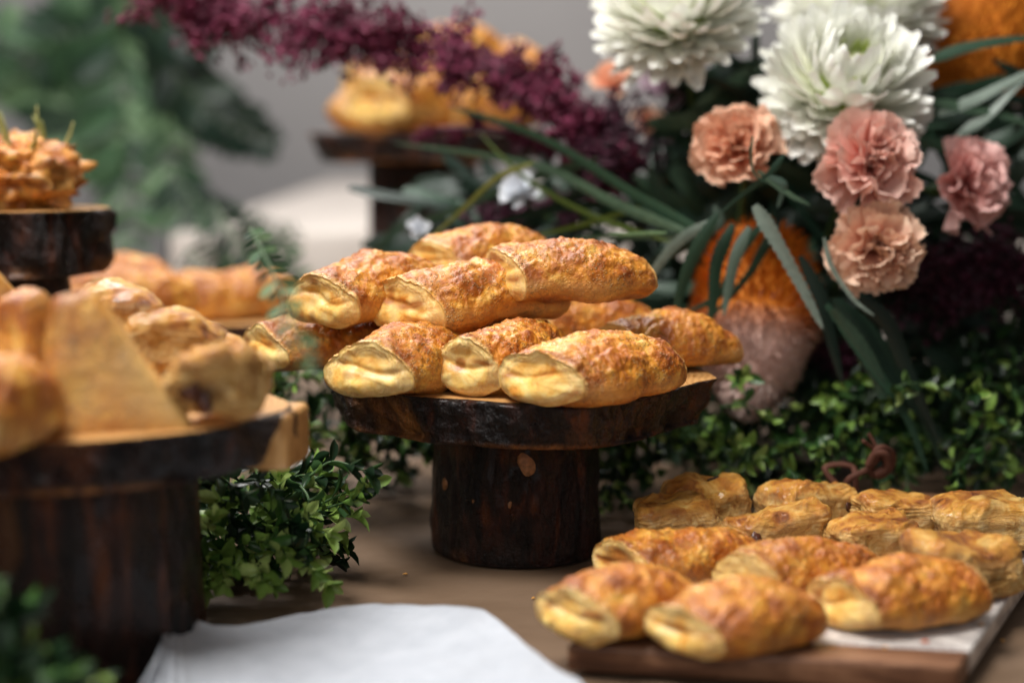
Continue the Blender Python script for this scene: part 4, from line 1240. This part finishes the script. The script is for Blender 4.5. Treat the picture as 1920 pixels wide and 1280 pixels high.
dr = thing('drooping_stem', 'dark narrow leaves drooping from under the apricot carnation towards the boxwood', 'foliage', at(1560, 540, 1.13))
for a in ([(1560, 560), (1620, 620), (1690, 730), (1812, 868)], [(1570, 560), (1650, 640), (1720, 760), (1780, 900)], [(1560, 580), (1620, 660), (1650, 720), (1660, 780)], [(1600, 560), (1660, 600), (1700, 690), (1760, 830)], [(1550, 570), (1640, 690), (1700, 780), (1740, 885)], [(1590, 545), (1620, 565), (1640, 580), (1650, 600)], [(1500, 480), (1540, 560), (1560, 640), (1580, 720)]):
    strap(dr, px3(rnd.uniform(1.07, 1.14), *a), rnd.uniform(.012, .02), rnd.choice([M['strapdark'], M['strap'], M['strapdark']]), .08, twist=rnd.uniform(-.4, .4))
ur = thing('grey_green_stem', 'grey green narrow leaves crossing the large upper banksia', 'foliage', at(1740, 120, 1.18))
for a in ([(1735, 118), (1800, 92), (1870, 78), (1960, 68)], [(1760, 215), (1830, 185), (1880, 160), (1960, 120)], [(1790, 260), (1850, 215), (1890, 175), (1940, 130)], [(1740, 190), (1800, 200), (1860, 210), (1950, 240)]):
    strap(ur, px3(1.2, *a), .014, rnd.choice([M['straplight'], M['strap']]), .1)
rt = thing('carnation_foliage', 'thin green carnation stems and leaves between the peach and salmon blooms', 'foliage', at(1440, 310, 1.09))
strap(rt, px3(1.075, (1412, 255), (1408, 290), (1415, 325), (1440, 345)), .0035, M['strap'])
strap(rt, px3(1.08, (1420, 320), (1460, 350), (1490, 370), (1520, 385)), .007, M['strap'])
strap(rt, px3(1.08, (1440, 330), (1470, 345), (1465, 370), (1458, 390)), .008, M['straplight'])
strap(rt, px3(1.07, (1545, 445), (1560, 500), (1600, 560), (1640, 592)), .006, M['straplight'])
strap(rt, px3(1.08, (1470, 290), (1440, 330), (1400, 360), (1350, 400)), .008, M['strap'])

# dense deep green backing leaves inside the bouquet
def backing(label, x0, x1, y0, y1, Y0, Y1, n, mats, seed, poly=None):
    rn = random.Random(seed)
    c = at((x0 + x1) / 2, y1, (Y0 + Y1) / 2)
    r = thing('bouquet_greenery', label, 'foliage', c)
    for k in range(n):
        px, py = rn.uniform(x0, x1), rn.uniform(y0, y1)
        Y = rn.uniform(Y0, Y1)
        a = rn.uniform(0, 6.28); L = rn.uniform(60, 130)
        dx, dy = math.cos(a) * L, math.sin(a) * L * .7
        strap(r, [at(px - dx, py - dy, Y), at(px, py, Y - .01), at(px + dx, py + dy, Y + rn.uniform(-.03, .03))], rn.uniform(.014, .032), M[rn.choice(mats)], twist=rn.uniform(-.7, .7))
    return r
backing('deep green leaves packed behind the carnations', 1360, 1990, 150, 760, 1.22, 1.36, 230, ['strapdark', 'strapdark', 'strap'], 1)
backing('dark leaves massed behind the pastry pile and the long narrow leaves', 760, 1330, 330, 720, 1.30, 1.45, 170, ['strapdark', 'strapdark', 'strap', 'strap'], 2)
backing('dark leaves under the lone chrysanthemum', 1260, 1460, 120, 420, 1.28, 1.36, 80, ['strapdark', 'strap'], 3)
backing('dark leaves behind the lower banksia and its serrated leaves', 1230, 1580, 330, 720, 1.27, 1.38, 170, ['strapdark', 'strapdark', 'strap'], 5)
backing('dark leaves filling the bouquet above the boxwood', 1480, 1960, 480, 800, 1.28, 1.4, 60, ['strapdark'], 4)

# ------------------------------------------------------------------ burgundy amaranth
def amaranth(label, path, rad, n, mat, seed, tassels=0, tlen=.02):
    pts = [at(*p) for p in path]
    r = thing('amaranth_plume', label, 'flower', pts[-1], None, 'burgundy amaranth plumes')
    rel = pts[-1]
    o, C = tube('stem', pts, .0028, M[mat], r, nv=6, res=12, rel=rel)
    rn = random.Random(seed)
    V = []; F = []
    def floret(c, s, d):
        i = len(V); x, y, z = frame_from(d).transposed()
        for k in range(4):
            a = k * math.pi / 2
            V.append(c + (x * math.cos(a) + y * math.sin(a)) * s * .5)
        V.append(c - z * s * .6); V.append(c + z * s * 1.0)
        for k in range(4):
            F.append((i + k, i + (k + 1) % 4, i + 5)); F.append((i + (k + 1) % 4, i + k, i + 4))
    N = len(C)
    cl = []
    for k in range(tassels):
        f = rn.random(); c = C[int(f * (N - 1))]
        rr = rad(f)
        d = Vector((rn.gauss(0, .6), rn.gauss(0, .6), rn.gauss(-.3, .8))).normalized()
        cl.append((c, d, rr * rn.uniform(.8, 1.7)))
    for k in range(n):
        if tassels:
            c, d, L = cl[k % tassels]
            q = c + d * L * rn.random() + Vector((rn.gauss(0, 1), rn.gauss(0, 1), rn.gauss(0, 1))) * L * .16
        else:
            f = rn.random(); c = C[int(f * (N - 1))]; rr = rad(f)
            d = Vector((rn.gauss(0, 1), rn.gauss(0, 1), rn.gauss(0, 1))).normalized()
            q = c + d * rr * rn.random() ** .5
        floret(q - rel, rn.uniform(.0030, .0064), (d + Vector((rn.gauss(0, .4), rn.gauss(0, .4), rn.gauss(0, .4)))).normalized())
    fl = link('florets', mesh('florets', V, F, M[mat], smooth=False), r); fl['kind'] = 'stuff'
    return r
amaranth('long burgundy amaranth plume arching against the grey wall over the far stand', [(300, -10, 1.34), (480, 30, 1.34), (680, 62, 1.33), (860, 100, 1.32), (1000, 150, 1.31), (1090, 230, 1.30), (1160, 320, 1.29)], lambda f: .033 - .016 * f, 10000, 'amar', 1, 210)
amaranth('thin magenta amaranth strand below the yellow pastries of the far stand', [(790, 246, 1.36), (900, 240, 1.35), (1000, 262, 1.34), (1120, 330, 1.33)], lambda f: .010, 700, 'amar', 2, 30)
amaranth('upright dark burgundy amaranth tuft beside the orange peach carnation', [(1150, 190, 1.30), (1155, 250, 1.29), (1150, 320, 1.28)], lambda f: .028, 1500, 'amardark', 3, 40)
amaranth('dark burgundy amaranth behind the little white bloom', [(910, 420, 1.30), (1000, 395, 1.30), (1080, 380, 1.30)], lambda f: .018, 900, 'amardark', 4, 30)
amaranth('deep burgundy amaranth mass under the dusky pink carnation', [(1720, 520, 1.22), (1820, 480, 1.22), (1930, 520, 1.22)], lambda f: .032, 2200, 'amardark', 5, 50)
amaranth('deep burgundy amaranth hanging beside the lower banksia', [(1520, 640, 1.22), (1580, 660, 1.22), (1600, 700, 1.22)], lambda f: .014, 600, 'amardark', 6, 20)

# ------------------------------------------------------------------ small blooms
def small_flower(label, px, py, Y, Rr, m, n, seed, group=None, axis=(0, -1, .3), name='small_flower'):
    c = at(px, py, Y)
    r = thing(name, label, 'flower', c, None, group)
    rn = random.Random(seed); Fr = frame_from(Vector(axis))
    P = petal('petal', Rr, Rr * .7, M[m], .4, .15, 7, 7, .05, seed, claw=.35)
    for i in range(n):
        f = (i + .5) / n; th = R(20) + R(75) * f; ph = i * 2.39996
        d = Vector((math.sin(th) * math.cos(ph), math.sin(th) * math.sin(ph), math.cos(th)))
        iw = (Vector((0, 0, 1)) - d * d.z).normalized()
        dw = Fr @ d; zw = Fr @ iw
        link('petal', P, r, Matrix((dw.cross(zw), dw, zw)).transposed().to_4x4() @ Matrix.Rotation(rn.uniform(-.4, .4), 4, 'Y'))
    tube('stem', [Vector((0, 0, 0)), Fr @ Vector((0, 0, -.03)), Fr @ Vector((.01, 0, -.05))], .0015, M['stem'], r, nv=5, res=4)
    return r
small_flower('little white bloom beneath the long narrow leaves, behind the pile', 976, 362, 1.24, .019, 'white', 14, 1, 'little white blooms', (-.4, -.8, .5))
small_flower('tiniest white bloom near the end of the yellowish stem', 785, 428, 1.24, .011, 'white', 10, 2, 'little white blooms')
small_flower('lilac bloom half hidden under the lone chrysanthemum', 1258, 178, 1.32, .032, 'lilac', 12, 3, None, (-.2, -.6, .8))
small_flower('peach bloom below the lone chrysanthemum, blurred against the wall', 1150, 165, 1.36, .026, 'peach', 12, 4, None, (-.2, -.6, .8))
small_flower('orange bloom between burgundy tuft and peach carnation', 1215, 235, 1.34, .020, 'tan', 12, 5, None, (-.2, -.8, .4))

# ------------------------------------------------------------------ fern fronds
FL = [leaf_mesh('leaflet', .05, .012, M['fern'], curl=.2, nu=5, nv=3), leaf_mesh('leaflet', .045, .010, M['strap'], curl=.3, nu=5, nv=3)]
FN = [leaf_mesh('leaflet', .05, .010, M['strap'], curl=.3, nu=5, nv=3), leaf_mesh('leaflet', .045, .009, M['strapdark'], curl=.3, nu=5, nv=3)]
FD = [leaf_mesh('leaflet', .05, .013, M['strapdark'], curl=.2, nu=5, nv=3)]
def frond(label, path, scale, seed, n=40, meshes=FL, group='fern fronds', wid=1.0):
    pts = [at(*p) for p in path]
    r = thing('fern_frond', label, 'fern', pts[0], None, group)
    o, C = tube('stem', pts, lambda f: .0022 * (1 - .6 * f) * max(.6, scale), M['stem'], r, nv=5, res=12, rel=pts[0])
    rn = random.Random(seed); N = len(C)
    for i in range(n):
        f = (i // 2 + .5) / (n / 2); k = min(N - 2, int(f * (N - 1)))
        c = C[k]; tg = (C[min(k + 2, N - 1)] - C[max(0, k - 2)]).normalized()
        v = (CAMP - c).normalized()
        side = tg.cross(v).normalized() * (1 if i % 2 else -1)
        d = (side + tg * .7 + v * rn.uniform(-.3, .3)).normalized()
        z = (v - d * v.dot(d)).normalized()
        s = scale * (math.sin(math.pi * min(1, .15 + f * .83)) ** .6) * rn.uniform(.85, 1.1)
        link('leaflet', rn.choice(meshes), r, Matrix.Translation(c - pts[0]) @ Matrix((d.cross(z), d, z)).transposed().to_4x4() @ Matrix.Rotation(rn.uniform(-.5, .5), 4, 'Y') @ Matrix.Diagonal((s * wid, s, s, 1)))
    return r
frond('pale green fern frond hanging vertically behind the crumbly bun', [(215, -40, 2.31), (225, 120, 2.30), (235, 280, 2.27), (255, 470, 2.24)], 2.03, 1, 44, wid=1.6)
frond('broad fern frond rising toward the upper corner past the crumbly bun', [(230, 330, 2.38), (150, 220, 2.38), (70, 130, 2.38), (-40, 60, 2.38)], 2.29, 2, 44, wid=1.6)
frond('fern frond crossing the upper corner above the crumbly bun', [(330, 20, 2.35), (230, 50, 2.35), (110, 80, 2.36), (-30, 180, 2.38)], 2.03, 3, 40, wid=1.6)
frond('dark green frond under the start of the burgundy plume', [(290, 60, 2.11), (340, 150, 2.11), (420, 230, 2.11), (520, 272, 2.11)], 1.35, 4, 40, FD, wid=2.0)
frond('dark frond where the burgundy plume begins', [(250, 0, 2.11), (300, 40, 2.11), (350, 60, 2.11), (410, 90, 2.11)], 1.22, 8, 30, FD, wid=1.8)
frond('fern frond curving down beside the hanging one towards the draped table', [(300, 160, 2.19), (320, 300, 2.19), (345, 400, 2.16), (380, 500, 2.11)], 1.35, 5, 44, wid=1.3)
frond('low fern frond spreading between the two near stands', [(330, 590, 1.69), (400, 560, 1.66), (480, 510, 1.62), (560, 430, 1.59)], 1.01, 6, 44, wid=.8)
frond('fern frond pointing up beside the pastry pile', [(450, 640, 1.56), (500, 590, 1.56), (530, 520, 1.59), (520, 430, 1.62)], 0.94, 7, 44, wid=.7)
frond('dark feathery frond drooping between the near stand and the pastry pile', [(400, 380, 1.59), (440, 450, 1.51), (500, 520, 1.43), (575, 560, 1.38)], 0.84, 11, 60, FN, wid=.55)
frond('feathery frond sweeping low beneath the drooping one beside the pile', [(350, 470, 1.56), (410, 530, 1.48), (470, 590, 1.43), (540, 640, 1.40)], 0.84, 12, 60, FN, wid=.55)
frond('feathery frond with tips against the cream cloth', [(330, 330, 1.95), (390, 400, 1.89), (460, 440, 1.82), (550, 450, 1.77)], 0.94, 13, 56, FN, wid=.55)
frond('slim fern tip hanging in front of the pile\'s outermost pastry', [(470, 430, .80), (515, 520, .76), (552, 620, .72), (592, 700, .69)], .26, 9, 30, wid=1.5)
